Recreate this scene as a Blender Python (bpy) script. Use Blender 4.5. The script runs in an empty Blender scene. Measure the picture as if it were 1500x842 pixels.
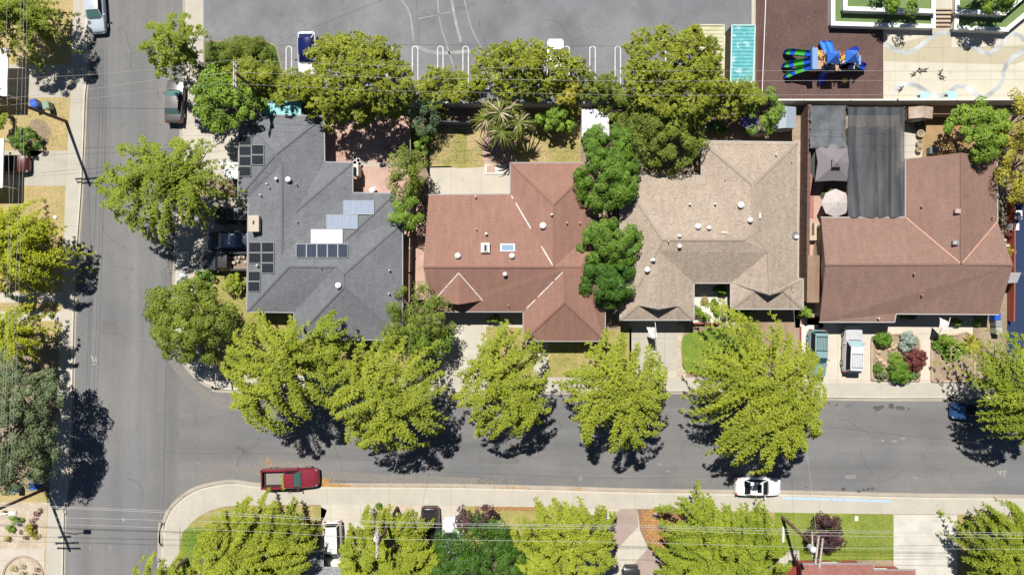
import bpy, bmesh, math, random
import numpy as np
from mathutils import Vector, Matrix
from mathutils.geometry import tessellate_polygon
S = bpy.context.scene
COL = S.collection
# ---------------------------------------------------------------- camera, sky, sun, exposure
H = 75.0                      # height of the drone above the street
K = 0.07                      # metres on the ground per photo pixel
cam = bpy.data.cameras.new('camera'); cam.sensor_width = 36; cam.lens = 18.0 / (52.5 / H)
cam.clip_start = 1; cam.clip_end = 2000
camo = bpy.data.objects.new('camera', cam); camo.location = (0, 0, H); COL.objects.link(camo); S.camera = camo
w = bpy.data.worlds.new('World'); S.world = w; w.use_nodes = True
wn = w.node_tree.nodes; wn.clear()
sky = wn.new('ShaderNodeTexSky'); sky.sky_type = 'NISHITA'; sky.sun_disc = False; sky.altitude = 1500; sky.air_density = 0.75; sky.dust_density = 0.15; sky.ozone_density = 2.0
sky.sun_elevation = math.radians(60.6); sky.sun_rotation = math.radians(-19.7)
bg = wn.new('ShaderNodeBackground'); bg.inputs[1].default_value = 0.05
wo = wn.new('ShaderNodeOutputWorld')
w.node_tree.links.new(sky.outputs[0], bg.inputs[0]); w.node_tree.links.new(bg.outputs[0], wo.inputs[0])
sl = bpy.data.lights.new('sun', 'SUN'); sl.energy = 5.0; sl.angle = math.radians(0.53); sl.color = (1.0, 0.955, 0.88)
so = bpy.data.objects.new('sun', sl); COL.objects.link(so); so.location = (-20, 40, 90)
so.rotation_euler = Vector((-0.19, 0.53, 1.0)).to_track_quat('Z', 'Y').to_euler()
S.view_settings.view_transform = 'Standard'; S.view_settings.look = 'None'
S.view_settings.exposure = 0.38; S.view_settings.gamma = 1.0

# ---------------------------------------------------------------- helpers
def P(px, py, z=0.0):
    """photo pixel -> world point at height z"""
    k = K * (H - z) / H
    return Vector(((px - 750) * k, (421 - py) * k, z))

def tag(o, label=None, cat=None, group=None, kind=None):
    if label: o['label'] = label
    if cat: o['category'] = cat
    if group: o['group'] = group
    if kind: o['kind'] = kind
    return o

def thing(name, loc, label, cat, group=None, rz=0.0):
    o = bpy.data.objects.new(name, None); COL.objects.link(o)
    o.empty_display_size = 0.3
    o.location = loc; o.rotation_euler = (0, 0, rz)
    return tag(o, label, cat, group)

class MB:
    def __init__(s): s.v = []; s.f = []
    def add(s, vs, fs):
        b = len(s.v); s.v += [tuple(v) for v in vs]; s.f += [tuple(b + i for i in f) for f in fs]; return s
    def box(s, c, d, rz=0.0, taper=1.0):
        cx, cy, cz = c; x, y, z = d[0] / 2, d[1] / 2, d[2] / 2
        ca, sa = math.cos(rz), math.sin(rz); vs = []
        for k, t in ((-1, 1.0), (1, taper)):
            for (a, b) in ((-1, -1), (1, -1), (1, 1), (-1, 1)):
                u, w_ = a * x * t, b * y * t
                vs.append((cx + u * ca - w_ * sa, cy + u * sa + w_ * ca, cz + k * z))
        return s.add(vs, [(3, 2, 1, 0), (4, 5, 6, 7), (0, 1, 5, 4), (1, 2, 6, 5), (2, 3, 7, 6), (3, 0, 4, 7)])
    def bar(s, p, q, w_=0.1, h_=0.1, up=(0, 0, 1)):
        p = Vector(p); q = Vector(q); d = (q - p)
        if d.length < 1e-6: return s
        d.normalize(); u = Vector(up)
        if abs(d.dot(u)) > 0.99: u = Vector((1, 0, 0))
        sx = d.cross(u).normalized() * (w_ / 2); sz = sx.cross(d).normalized() * (h_ / 2)
        vs = [p - sx - sz, p + sx - sz, p + sx + sz, p - sx + sz, q - sx - sz, q + sx - sz, q + sx + sz, q - sx + sz]
        return s.add(vs, [(3, 2, 1, 0), (4, 5, 6, 7), (0, 1, 5, 4), (1, 2, 6, 5), (2, 3, 7, 6), (3, 0, 4, 7)])
    def tube(s, pts, r, n=8, r2=None):
        pts = [Vector(p) for p in pts]; m = len(pts); vs = []
        for i, p in enumerate(pts):
            d = (pts[min(i + 1, m - 1)] - pts[max(i - 1, 0)]).normalized()
            u = Vector((0, 0, 1)) if abs(d.z) < 0.95 else Vector((1, 0, 0))
            a = d.cross(u).normalized(); b = a.cross(d).normalized()
            rr = r if r2 is None else r + (r2 - r) * i / (m - 1)
            for k in range(n):
                t = 2 * math.pi * k / n
                vs.append(p + a * math.cos(t) * rr + b * math.sin(t) * rr)
        fs = [(i * n + k, i * n + (k + 1) % n, (i + 1) * n + (k + 1) % n, (i + 1) * n + k) for i in range(m - 1) for k in range(n)]
        fs += [tuple(range(n))[::-1], tuple((m - 1) * n + k for k in range(n))]
        return s.add(vs, fs)
    def cyl(s, c, r, h_, n=16, r2=None):
        r2 = r if r2 is None else r2
        vs = [(c[0] + r * math.cos(2 * math.pi * k / n), c[1] + r * math.sin(2 * math.pi * k / n), c[2]) for k in range(n)]
        vs += [(c[0] + r2 * math.cos(2 * math.pi * k / n), c[1] + r2 * math.sin(2 * math.pi * k / n), c[2] + h_) for k in range(n)]
        return s.add(vs, [tuple(range(n))[::-1], tuple(range(n, 2 * n))] + [(k, (k + 1) % n, n + (k + 1) % n, n + k) for k in range(n)])
    def lathe(s, c, prof, n=16):
        vs = []
        for (r, z) in prof:
            for k in range(n):
                t = 2 * math.pi * k / n; vs.append((c[0] + r * math.cos(t), c[1] + r * math.sin(t), c[2] + z))
        m = len(prof)
        fs = [(i * n + k, i * n + (k + 1) % n, (i + 1) * n + (k + 1) % n, (i + 1) * n + k) for i in range(m - 1) for k in range(n)]
        fs += [tuple(range(n))[::-1], tuple((m - 1) * n + k for k in range(n))]
        return s.add(vs, fs)
    def poly(s, pts, th):
        """closed slab: pts = top outline (3d), thickness th"""
        n = len(pts); pts = [Vector(p) for p in pts]
        vs = pts + [p - Vector((0, 0, th)) for p in pts]
        tris = tessellate_polygon([[Vector((p.x, p.y, 0)) for p in pts]])
        fs = []
        for t in tris:
            a, b, c = [pts[i] for i in t]
            up = (b - a).cross(c - a).z > 0
            t = tuple(t) if up else tuple(t)[::-1]
            fs.append(t); fs.append(tuple(i + n for i in t[::-1]))
        area = sum(pts[i].x * pts[(i + 1) % n].y - pts[(i + 1) % n].x * pts[i].y for i in range(n))
        for i in range(n):
            j = (i + 1) % n
            fs.append((i, i + n, j + n, j) if area > 0 else (j, j + n, i + n, i))
        return s.add(vs, fs)
    def build(s, name, m, parent=None, smooth=False, label=None):
        off = Vector(parent.location) if (parent is not None and getattr(s, 'world', False)) else None
        me = bpy.data.meshes.new(name)
        vs = s.v if off is None else [tuple(Vector(v) - off) for v in s.v]
        me.from_pydata(vs, [], s.f); me.update()
        o = bpy.data.objects.new(name, me); COL.objects.link(o)
        if m: me.materials.append(m)
        if smooth:
            me.polygons.foreach_set('use_smooth', [True] * len(me.polygons))
            try: me.set_sharp_from_angle(angle=math.radians(38))
            except Exception: pass
        if parent is not None: o.parent = parent
        if label: o['label'] = label
        return o

def WB():                      # a builder given in world space, converted to its parent's space
    b = MB(); b.world = True; return b

# ---------------------------------------------------------------- materials
_m = {}
def new_mat(name):
    m = bpy.data.materials.new(name); m.use_nodes = True
    nt = m.node_tree; return m, nt, nt.nodes['Principled BSDF']
def N(nt, typ, **kw):
    n = nt.nodes.new(typ)
    for k, v in kw.items():
        if k.startswith('i_'): n.inputs[k[2:].replace('_', ' ')].default_value = v
        else: setattr(n, k, v)
    return n
def L(nt, a, b): nt.links.new(a, b)
def mixc(nt, fac, a, b, blend='MIX'):
    n = nt.nodes.new('ShaderNodeMix'); n.data_type = 'RGBA'; n.blend_type = blend
    for s_, v in ((0, fac), (6, a), (7, b)):
        if hasattr(v, 'is_linked') or hasattr(v, 'links'): nt.links.new(v, n.inputs[s_])
        elif isinstance(v, (int, float)): n.inputs[s_].default_value = v if s_ == 0 else (v, v, v, 1)
        else: n.inputs[s_].default_value = (*v, 1)
    return n.outputs[2]
def ramp(nt, src, a, b):
    n = nt.nodes.new('ShaderNodeMapRange'); n.inputs[1].default_value = a; n.inputs[2].default_value = b; n.clamp = True
    nt.links.new(src, n.inputs[0]); return n.outputs[0]
def noise(nt, vec, scale, detail=4, rough=0.55, dist=0.0):
    n = nt.nodes.new('ShaderNodeTexNoise'); n.inputs['Scale'].default_value = scale; n.inputs['Detail'].default_value = detail
    n.inputs['Roughness'].default_value = rough; n.inputs['Distortion'].default_value = dist
    nt.links.new(vec, n.inputs['Vector']); return n.outputs[0]
def coord(nt, sc=(1, 1, 1), rot=(0, 0, 0)):
    t = nt.nodes.new('ShaderNodeTexCoord'); mp = nt.nodes.new('ShaderNodeMapping')
    mp.inputs['Scale'].default_value = sc; mp.inputs['Rotation'].default_value = rot
    nt.links.new(t.outputs['Object'], mp.inputs[0]); return mp.outputs[0]
def bump(nt, bs, h_, st=0.3, dist=0.05):
    b = nt.nodes.new('ShaderNodeBump'); b.inputs['Strength'].default_value = st; b.inputs['Distance'].default_value = dist
    nt.links.new(h_, b.inputs['Height']); nt.links.new(b.outputs[0], bs.inputs['Normal'])

def plain(name, c, rough=0.6, metal=0.0, spec=0.4, var=0.0, vs=6.0):
    if name in _m: return _m[name]
    m, nt, bs = new_mat(name)
    bs.inputs['Base Color'].default_value = (*c, 1); bs.inputs['Roughness'].default_value = rough
    bs.inputs['Metallic'].default_value = metal; bs.inputs['Specular IOR Level'].default_value = spec
    if var:
        v = coord(nt); n = noise(nt, v, vs, 5)
        L(nt, mixc(nt, ramp(nt, n, .3, .7), tuple(x * (1 - var) for x in c), tuple(min(1, x * (1 + var)) for x in c)), bs.inputs['Base Color'])
    _m[name] = m; return m

def mottle(name, c1, c2, big=0.3, small=6.0, c3=None, amt3=0.5, s3=25.0, rough=0.9, bmp=0.2, stretch=(1, 1, 1), w1=(.35, .65), w3=(.5, .7)):
    if name in _m: return _m[name]
    m, nt, bs = new_mat(name); bs.inputs['Roughness'].default_value = rough; bs.inputs['Specular IOR Level'].default_value = 0.2
    v = coord(nt, stretch); v0 = coord(nt)
    a = noise(nt, v, big, 5, .6); b = noise(nt, v, small, 5, .65)
    c = mixc(nt, ramp(nt, a, *w1), c1, c2)
    dk = mixc(nt, ramp(nt, b, .25, .75), .82, 1.16)
    c = mixc(nt, 1.0, c, dk, 'MULTIPLY')
    if c3 is not None:
        n3 = noise(nt, v0, s3, 3, .6)
        r3 = nt.nodes.new('ShaderNodeMath'); r3.operation = 'MULTIPLY'; r3.inputs[1].default_value = amt3
        L(nt, ramp(nt, n3, *w3), r3.inputs[0]); c = mixc(nt, r3.outputs[0], c, c3)
    L(nt, c, bs.inputs['Base Color'])
    if bmp: bump(nt, bs, noise(nt, v0, small * 3, 4, .7), bmp, 0.08)
    _m[name] = m; return m

def asphalt(name, base, warm, stretch_v, stretch_h=None):
    m, nt, bs = new_mat(name); bs.inputs['Roughness'].default_value = 0.92; bs.inputs['Specular IOR Level'].default_value = 0.15
    v = coord(nt)
    a = noise(nt, v, .12, 5, .55); s_ = noise(nt, coord(nt, stretch_v), 1.0, 4, .6); f = noise(nt, v, 22, 3, .8); g = noise(nt, v, 2.2, 6, .75)
    c = mixc(nt, ramp(nt, a, .38, .62), base, warm)
    c = mixc(nt, 1.0, c, mixc(nt, ramp(nt, s_, .32, .68), .84, 1.12), 'MULTIPLY')
    c = mixc(nt, 1.0, c, mixc(nt, ramp(nt, f, .2, .8), .80, 1.18), 'MULTIPLY')
    c = mixc(nt, 1.0, c, mixc(nt, ramp(nt, g, .3, .7), .93, 1.07), 'MULTIPLY')
    # thin cracks
    vo = nt.nodes.new('ShaderNodeTexVoronoi'); vo.feature = 'DISTANCE_TO_EDGE'; vo.inputs['Scale'].default_value = .13
    dn = nt.nodes.new('ShaderNodeTexNoise'); dn.inputs['Scale'].default_value = .8; dn.inputs['Detail'].default_value = 6; L(nt, v, dn.inputs['Vector'])
    va = nt.nodes.new('ShaderNodeVectorMath'); va.operation = 'MULTIPLY_ADD'; va.inputs[1].default_value = (2.6, 2.6, 0)
    L(nt, dn.outputs['Color'], va.inputs[0]); L(nt, v, va.inputs[2]); L(nt, va.outputs[0], vo.inputs['Vector'])
    cr = ramp(nt, vo.outputs[0], .0, .006)
    msk = ramp(nt, noise(nt, v, .1, 3), .50, .56)
    mx = nt.nodes.new('ShaderNodeMath'); mx.operation = 'MAXIMUM'; L(nt, cr, mx.inputs[0]); L(nt, msk, mx.inputs[1])
    c = mixc(nt, 1.0, c, mixc(nt, mx.outputs[0], .80, 1.0), 'MULTIPLY')
    L(nt, c, bs.inputs['Base Color']); bump(nt, bs, f, .25, .02)
    _m[name] = m; return m

def concrete(name, c, joint=1.5, var=.08, stain=(.2, .17, .13), jx=True, rot=0.0):
    if name in _m: return _m[name]
    m, nt, bs = new_mat(name); bs.inputs['Roughness'].default_value = 0.9; bs.inputs['Specular IOR Level'].default_value = 0.2
    v = coord(nt); a = noise(nt, v, .5, 6, .65); f = noise(nt, v, 14, 4, .7)
    col = mixc(nt, ramp(nt, a, .3, .7), tuple(x * (1 - var) for x in c), tuple(x * (1 + var) for x in c))
    col = mixc(nt, 1.0, col, mixc(nt, ramp(nt, f, .25, .75), .9, 1.08), 'MULTIPLY')
    st = noise(nt, v, 1.3, 5, .7)
    mm = nt.nodes.new('ShaderNodeMath'); mm.operation = 'MULTIPLY'; mm.inputs[1].default_value = .35
    L(nt, ramp(nt, st, .6, .75), mm.inputs[0]); col = mixc(nt, mm.outputs[0], col, stain)
    if joint:
        br = nt.nodes.new('ShaderNodeTexBrick'); br.offset = 0; br.inputs['Scale'].default_value = 1.0
        br.inputs['Brick Width'].default_value = joint; br.inputs['Row Height'].default_value = joint
        br.inputs['Mortar Size'].default_value = .018; br.inputs['Mortar Smooth'].default_value = .3
        L(nt, coord(nt, rot=(0, 0, rot)), br.inputs['Vector'])
        col = mixc(nt, 1.0, col, mixc(nt, br.outputs['Fac'], 1.0, .62), 'MULTIPLY')
    L(nt, col, bs.inputs['Base Color']); bump(nt, bs, f, .15, .02)
    _m[name] = m; return m

def shingle(name, c1, c2, speck, spk_amt=.5, row=.16, rot=0.0, spk_scale=9.0, rowdark=.86, bvar=.12):
    m, nt, bs = new_mat(name); bs.inputs['Roughness'].default_value = 0.95; bs.inputs['Specular IOR Level'].default_value = 0.12
    v = coord(nt, rot=(0, 0, rot)); a = noise(nt, v, .35, 5, .6); 
    col = mixc(nt, ramp(nt, a, .32, .68), c1, c2)
    br = nt.nodes.new('ShaderNodeTexBrick'); br.inputs['Scale'].default_value = 1.0; br.inputs['Brick Width'].default_value = .32
    br.inputs['Row Height'].default_value = row; br.inputs['Mortar Size'].default_value = .014; br.inputs['Bias'].default_value = 0
    br.inputs['Color1'].default_value = (1 - bvar, 1 - bvar, 1 - bvar, 1); br.inputs['Color2'].default_value = (1 + bvar, 1 + bvar, 1 + bvar, 1)
    br.inputs['Mortar'].default_value = (rowdark * .8, rowdark * .8, rowdark * .8, 1)
    L(nt, v, br.inputs['Vector']); col = mixc(nt, 1.0, col, br.outputs['Color'], 'MULTIPLY')
    n3 = noise(nt, coord(nt, (1, 1, .3)), spk_scale, 3, .6)
    mm = nt.nodes.new('ShaderNodeMath'); mm.operation = 'MULTIPLY'; mm.inputs[1].default_value = spk_amt
    L(nt, ramp(nt, n3, .52, .66), mm.inputs[0]); col = mixc(nt, mm.outputs[0], col, speck)
    st = noise(nt, coord(nt, (2.2, .5, 1)), .9, 5, .7); col = mixc(nt, 1.0, col, mixc(nt, ramp(nt, st, .3, .72), .86, 1.08), 'MULTIPLY')
    L(nt, col, bs.inputs['Base Color']); bump(nt, bs, n3, .3, .03)
    _m[name] = m; return m

def leafmat(name, c1, c2, trans=.35, c3=None):
    if name in _m: return _m[name]
    m, nt, bs = new_mat(name); bs.inputs['Roughness'].default_value = 0.55; bs.inputs['Specular IOR Level'].default_value = 0.25
    g = nt.nodes.new('ShaderNodeNewGeometry'); v = coord(nt)
    n = noise(nt, v, .45, 3)
    mm = nt.nodes.new('ShaderNodeMath'); mm.operation = 'ADD'; mm.inputs[1].default_value = 0
    m2 = nt.nodes.new('ShaderNodeMath'); m2.operation = 'MULTIPLY'; m2.inputs[1].default_value = .55; L(nt, g.outputs['Random Per Island'], m2.inputs[0])
    L(nt, m2.outputs[0], mm.inputs[0]); L(nt, n, mm.inputs[1])
    f = ramp(nt, mm.outputs[0], .4, 1.05)
    col = mixc(nt, f, c1, c2)
    if c3 is not None:
        col = mixc(nt, ramp(nt, g.outputs['Random Per Island'], .955, .965), col, c3)
    L(nt, col, bs.inputs['Base Color'])
    tr = nt.nodes.new('ShaderNodeBsdfTranslucent'); L(nt, col, tr.inputs[0])
    mx = nt.nodes.new('ShaderNodeMixShader'); mx.inputs[0].default_value = trans
    L(nt, bs.outputs[0], mx.inputs[1]); L(nt, tr.outputs[0], mx.inputs[2]); L(nt, mx.outputs[0], nt.nodes['Material Output'].inputs[0])
    _m[name] = m; return m

def paint(name, c, rough=.25, metal=0.0):
    if name in _m: return _m[name]
    m, nt, bs = new_mat(name); bs.inputs['Base Color'].default_value = (*c, 1); bs.inputs['Roughness'].default_value = rough
    bs.inputs['Coat Weight'].default_value = .6; bs.inputs['Coat Roughness'].default_value = .08; bs.inputs['Metallic'].default_value = metal
    v = coord(nt); n = noise(nt, v, 3, 4); L(nt, mixc(nt, ramp(nt, n, .3, .7), tuple(x * .93 for x in c), tuple(min(1, x * 1.05) for x in c)), bs.inputs['Base Color'])
    _m[name] = m; return m

M_ROAD = asphalt('street_asphalt', (.160, .162, .168), (.190, .187, .184), (.45, .03, 1))
M_ROADH = asphalt('side_street_asphalt', (.154, .155, .160), (.188, .183, .178), (.03, .45, 1))
M_LOT = asphalt('lot_asphalt', (.165, .171, .183), (.20, .206, .216), (.3, .3, 1))
M_CONC = concrete('pavement_concrete', (.43, .40, .345), 6.3)
M_DRIVE = concrete('drive_concrete', (.47, .435, .37), 3.1)
M_DRIVEB = concrete('old_drive_concrete', (.40, .375, .325), 2.6)
M_GUTTER = concrete('gutter_concrete', (.36, .32, .27), 0, .12)
M_CURB = concrete('kerb_concrete', (.50, .47, .40), 0, .1)
M_PLAZA = concrete('plaza_concrete', (.52, .485, .40), 2.45, .07)
M_PLAZA_TAN = concrete('plaza_tan_concrete', (.42, .38, .28), 2.45, .05)
M_STRIPE = concrete('plaza_blue_grey_concrete', (.40, .42, .43), 0, .45)
M_SOIL = mottle('yard_soil', (.23, .175, .12), (.34, .27, .19), .4, 5, (.12, .09, .06), .6, 9)
M_DRY = mottle('dry_grass', (.44, .33, .165), (.34, .29, .11), .45, 5, (.50, .41, .25), .7, 7, bmp=.6)
M_DRYG = mottle('half_dry_grass', (.26, .25, .07), (.40, .32, .14), .9, 6, (.17, .21, .045), .6, 8, bmp=.6)
M_GREEN = mottle('green_grass', (.11, .20, .022), (.19, .25, .04), .6, 7, (.34, .34, .10), .45, 9, bmp=.6)
M_TURF = mottle('school_turf', (.12, .19, .065), (.17, .24, .09), .5, 9, None, bmp=.5)
M_MULCH = mottle('bark_mulch', (.31, .165, .08), (.23, .13, .075), .9, 9, (.42, .26, .14), .6, 12, bmp=.7)
M_ROCKS = mottle('pale_rock_bed', (.46, .38, .28), (.58, .50, .40), 1.2, 9, (.25, .18, .12), .6, 10, bmp=.7)
M_PAVER = mottle('pink_brick_paver', (.42, .27, .22), (.50, .35, .29), .6, 8, (.33, .24, .2), .4, 12)
M_RUBBER = mottle('rubber_chips', (.098, .062, .055), (.125, .080, .07), .4, 14, (.24, .16, .14), .75, 11, bmp=.6, w3=(.55, .68))
M_WHITE = plain('white_paint', (.80, .80, .79), .6, var=.06)
M_OFFW = plain('offwhite_wall', (.62, .59, .54), .85, var=.06)
M_BEIGE = plain('beige_stucco', (.48, .41, .32), .9, var=.06)
M_TANW = plain('tan_stucco', (.42, .33, .24), .9, var=.08)
M_GREYW = plain('grey_siding', (.36, .37, .38), .85, var=.06)
M_WOOD = mottle('weathered_fence_wood', (.20, .145, .10), (.29, .22, .16), .8, 10, None, bmp=.3, stretch=(1, 4, 1))
M_WOODP = mottle('pale_timber', (.45, .36, .26), (.55, .46, .35), .8, 10, None)
M_POLE = mottle('brown_pole_wood', (.15, .09, .06), (.21, .14, .10), .8, 10, None)
M_DARK = plain('dark_trim', (.03, .03, .035), .6)
M_GLASS = plain('window_glass', (.03, .045, .055), .06, spec=.8)
M_METAL = plain('galvanised_metal', (.45, .46, .47), .4, .6)
M_BLACK = plain('black_rubber', (.02, .02, .02), .8)
M_TRUNK = mottle('tree_bark', (.13, .10, .075), (.20, .16, .12), 2, 12, None)
M_WIRE = plain('wire_aluminium', (.40, .39, .38), .6)
M_RED = plain('red_brick', (.32, .09, .06), .85, var=.15)
M_PAVEBLUE = plain('pale_blue_kerb_paint', (.36, .48, .56), .8, var=.18, vs=5)

def sheet(name, pts, z, m, th=0.003, kind='structure', zf=None):
    """flat patch traced on the ground at height z"""
    b = MB(); b.poly([P(x, y, z) for x, y in pts], th)
    return tag(b.build(name, m), kind=kind)

def smooth_poly(pts, n=6):
    out = []; m = len(pts)
    for i in range(m):
        p0, p1, p2, p3 = [np.array(pts[(i + k - 1) % m], float) for k in range(4)]
        for t in np.linspace(0, 1, n, endpoint=False):
            out.append(tuple(.5 * ((2 * p1) + (-p0 + p2) * t + (2 * p0 - 5 * p1 + 4 * p2 - p3) * t * t + (-p0 + 3 * p1 - 3 * p2 + p3) * t ** 3)))
    return out
def smooth_line(pts, n=8):
    out = []; m = len(pts)
    for i in range(m - 1):
        p0, p1, p2, p3 = [np.array(pts[min(max(i + k - 1, 0), m - 1)], float) for k in range(4)]
        for t in np.linspace(0, 1, n, endpoint=False):
            out.append(tuple(.5 * ((2 * p1) + (-p0 + p2) * t + (2 * p0 - 5 * p1 + 4 * p2 - p3) * t * t + (-p0 + 3 * p1 - 3 * p2 + p3) * t ** 3)))
    out.append(tuple(pts[-1])); return out
def offset_line(pts, d):
    """offset an open pixel polyline sideways by d px (left of travel in image coords with y down = right)"""
    out = []; n = len(pts)
    for i, p in enumerate(pts):
        a = np.array(pts[max(i - 1, 0)], float); b = np.array(pts[min(i + 1, n - 1)], float)
        t = b - a; t /= (np.linalg.norm(t) + 1e-9); out.append((p[0] - t[1] * d, p[1] + t[0] * d))
    return out
def ribbon(name, pts, w_, z, m, th=.003, kind='structure'):
    a = offset_line(pts, w_ / 2); b = offset_line(pts, -w_ / 2); n = len(pts)
    mb = MB(); va = [P(*p, z) for p in a]; vb = [P(*p, z) for p in b]
    lo = Vector((0, 0, th))
    vs = va + vb + [v - lo for v in va] + [v - lo for v in vb]
    fs = []
    for i in range(n - 1):
        fs += [(i, n + i, n + i + 1, i + 1), (2 * n + i, 2 * n + i + 1, 3 * n + i + 1, 3 * n + i), (i, i + 1, 2 * n + i + 1, 2 * n + i), (n + i + 1, n + i, 3 * n + i, 3 * n + i + 1)]
    fs += [(0, 2 * n, 3 * n, n), (n - 1, 2 * n - 1, 4 * n - 1, 3 * n - 1)]
    mb.add(vs, fs); o = mb.build(name, m)
    bm = bmesh.new(); bm.from_mesh(o.data); bmesh.ops.recalc_face_normals(bm, faces=bm.faces); bm.to_mesh(o.data); bm.free()
    return tag(o, kind=kind)
rng = np.random.default_rng(7); random.seed(7)
Z0 = .13                       # pavement level above the road
# ================================================================ GROUND
b = MB(); b.poly([(-400, -400, -.03), (400, -400, -.03), (400, 400, -.03), (-400, 400, -.03)], .5)
tag(b.build('ground', M_SOIL), kind='structure')
sheet('street', [(40, -900), (330, -900), (330, 1700), (40, 1700)], 0.0, M_ROAD)
sheet('side_street', [(243, 500), (2600, 500), (2600, 800), (243, 800), (262, 745), (262, 545)], .004, M_ROADH)
KN = smooth_line([(272, -900), (272, 0), (268, 170), (263, 300), (257, 400), (255, 470), (257, 503), (266, 524), (280, 543), (295, 557), (314, 566), (340, 571), (600, 574), (1000, 573), (1210, 582), (1395, 583), (1500, 584), (2600, 592)], 5)
sheet('north_block', KN + [(2600, -900)], Z0, M_CONC, .3)
KS = smooth_line([(228, 1700), (236, 842), (238, 800), (240, 775), (248, 752), (262, 735), (280, 722), (300, 714), (338, 708), (372, 712), (410, 714), (470, 713), (660, 714), (800, 717), (940, 721), (1100, 723), (1180, 724), (1340, 728), (1500, 730), (2600, 745)], 5)
sheet('south_block', KS + [(2600, 1700)], Z0, M_CONC, .3)
KW = smooth_line([(129, -900), (128, 0), (124, 150), (120, 250), (117, 300), (110, 400), (107, 500), (105, 600), (100, 700), (95, 750), (92, 842), (80, 1700)], 5)
sheet('west_block', KW + [(-900, 1700), (-900, -900)], Z0, M_CONC, .3)
ribbon('north_kerb', offset_line(KN, -1.3), 2.4, Z0 + .006, M_CURB, .1)
ribbon('south_kerb', offset_line(KS, 1.3), 2.4, Z0 + .006, M_CURB, .1)
ribbon('west_kerb', offset_line(KW, 1.3), 2.4, Z0 + .006, M_CURB, .1)
ribbon('north_gutter', offset_line(KN, 2.2), 4.2, .010, M_GUTTER)
ribbon('south_gutter', offset_line(KS, -3), 6, .010, M_GUTTER)
sheet('bush_bed', [(300, 62), (392, 62), (404, 70), (411, 100), (413, 150), (300, 150)], G1 + .004 if False else Z0 + .008, mottle('bush_bed_green', (.06, .10, .02), (.10, .16, .03), 1, 8, None, bmp=.6))
ribbon('west_gutter', offset_line(KW, -2), 3.4, .010, M_GUTTER)
G1 = Z0 + .004
# lots (inside the pavements)
sheet('north_yards', [(298, -900), (2600, -900), (2600, 561), (1200, 561), (1000, 552), (600, 553), (345, 548), (318, 540), (300, 525), (286, 500), (284, 400), (290, 262), (350, 262), (350, 180), (298, 180)], G1, M_SOIL)
sheet('south_yards', smooth_line([(258, 1700), (262, 842), (266, 800), (274, 775), (290, 757), (315, 745), (350, 740), (470, 739), (660, 741), (940, 745), (1180, 751), (1500, 754), (2600, 766)], 4) + [(2600, 1700)], G1, M_SOIL)
sheet('west_yards', [(107, -900), (107, 0), (103, 150), (97, 250), (95, 300), (92, 400), (88, 500), (84, 600), (73, 700), (70, 750), (66, 842), (55, 1700), (-900, 1700), (-900, -900)], G1, M_DRY)
G2 = G1 + .004; G3 = G2 + .004; G4 = G3 + .004
# --- school side
sheet('car_park', [(298, -900), (1103, -900), (1101, 152), (416, 152), (414, 100), (405, 66), (390, 60), (298, 60)], G2, M_LOT)
sheet('playground_surface', [(1112, -900), (1294, -900), (1294, 153), (1106, 153)], G2, M_RUBBER)
sheet('lot_edge_strip', [(1101, -900), (1112, -900), (1106, 150), (1101, 150)], G3, M_DRIVE)
sheet('plaza', [(1294, -900), (2600, -900), (2600, 153), (1294, 153)], G2, M_PLAZA)
sheet('plaza_band', [(1295, 70), (1367, 50), (1367, 36), (1394, 36), (1394, 70), (1500, 66), (1500, 90), (1487, 95), (1295, 90)], G3, M_PLAZA_TAN)
for i, pts in enumerate([[(1296, 62), (1310, 73), (1328, 77), (1345, 70), (1360, 58), (1373, 50), (1395, 50), (1412, 55), (1425, 68), (1440, 77), (1455, 76), (1468, 62), (1480, 50), (1493, 52), (1500, 60)],
                         [(1310, 133), (1322, 125), (1338, 124), (1352, 131), (1365, 139), (1382, 140), (1395, 132), (1406, 126), (1420, 131), (1438, 143), (1455, 134), (1467, 121), (1470, 105), (1480, 88), (1500, 74)]]):
    ribbon('plaza_wave', smooth_line(pts, 6), 6.5, G4, M_STRIPE)
bl = [423, 460, 497, 534, 571, 608, 645, 682, 719, 756, 793, 830, 868, 905, 942, 979]
mk = MB()
for x in bl:
    pts = [(x - 4, 132)] + [(x - 4 * math.cos(t), 72 - 4 * math.sin(t)) for t in np.linspace(0, math.pi, 9)] + [(x + 4, 132)]
    a = offset_line(pts, .75); c = offset_line(pts, -.75); n = len(pts)
    mk.add([P(*p, G3 + .002) for p in a] + [P(*p, G3 + .002) for p in c], [(i, n + i, n + i + 1, i + 1) for i in range(n - 1)])
tag(mk.build('parking_markings', mottle('worn_white_paint', (.66, .66, .65), (.46, .46, .46), 2.5, 6, None, bmp=0)), kind='structure')
M_SCUFF = mottle('pale_tyre_scuff', (.33, .33, .33), (.24, .245, .25), 1.0, 3, None, bmp=0)
for pts, wd in (([(655, -40), (665, 20), (675, 62)], 4), ([(640, -20), (644, 30), (655, 68), (665, 100)], 2), ([(588, 0), (600, 20), (606, 60)], 2.2), ([(680, 0), (692, 45), (706, 70)], 1.6), ([(610, 68), (640, 78), (690, 75)], 5), ([(612, 28), (660, 18)], 1.2)):
    ribbon('tyre_scuff', smooth_line(pts, 5), wd, G3, M_SCUFF)
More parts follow.
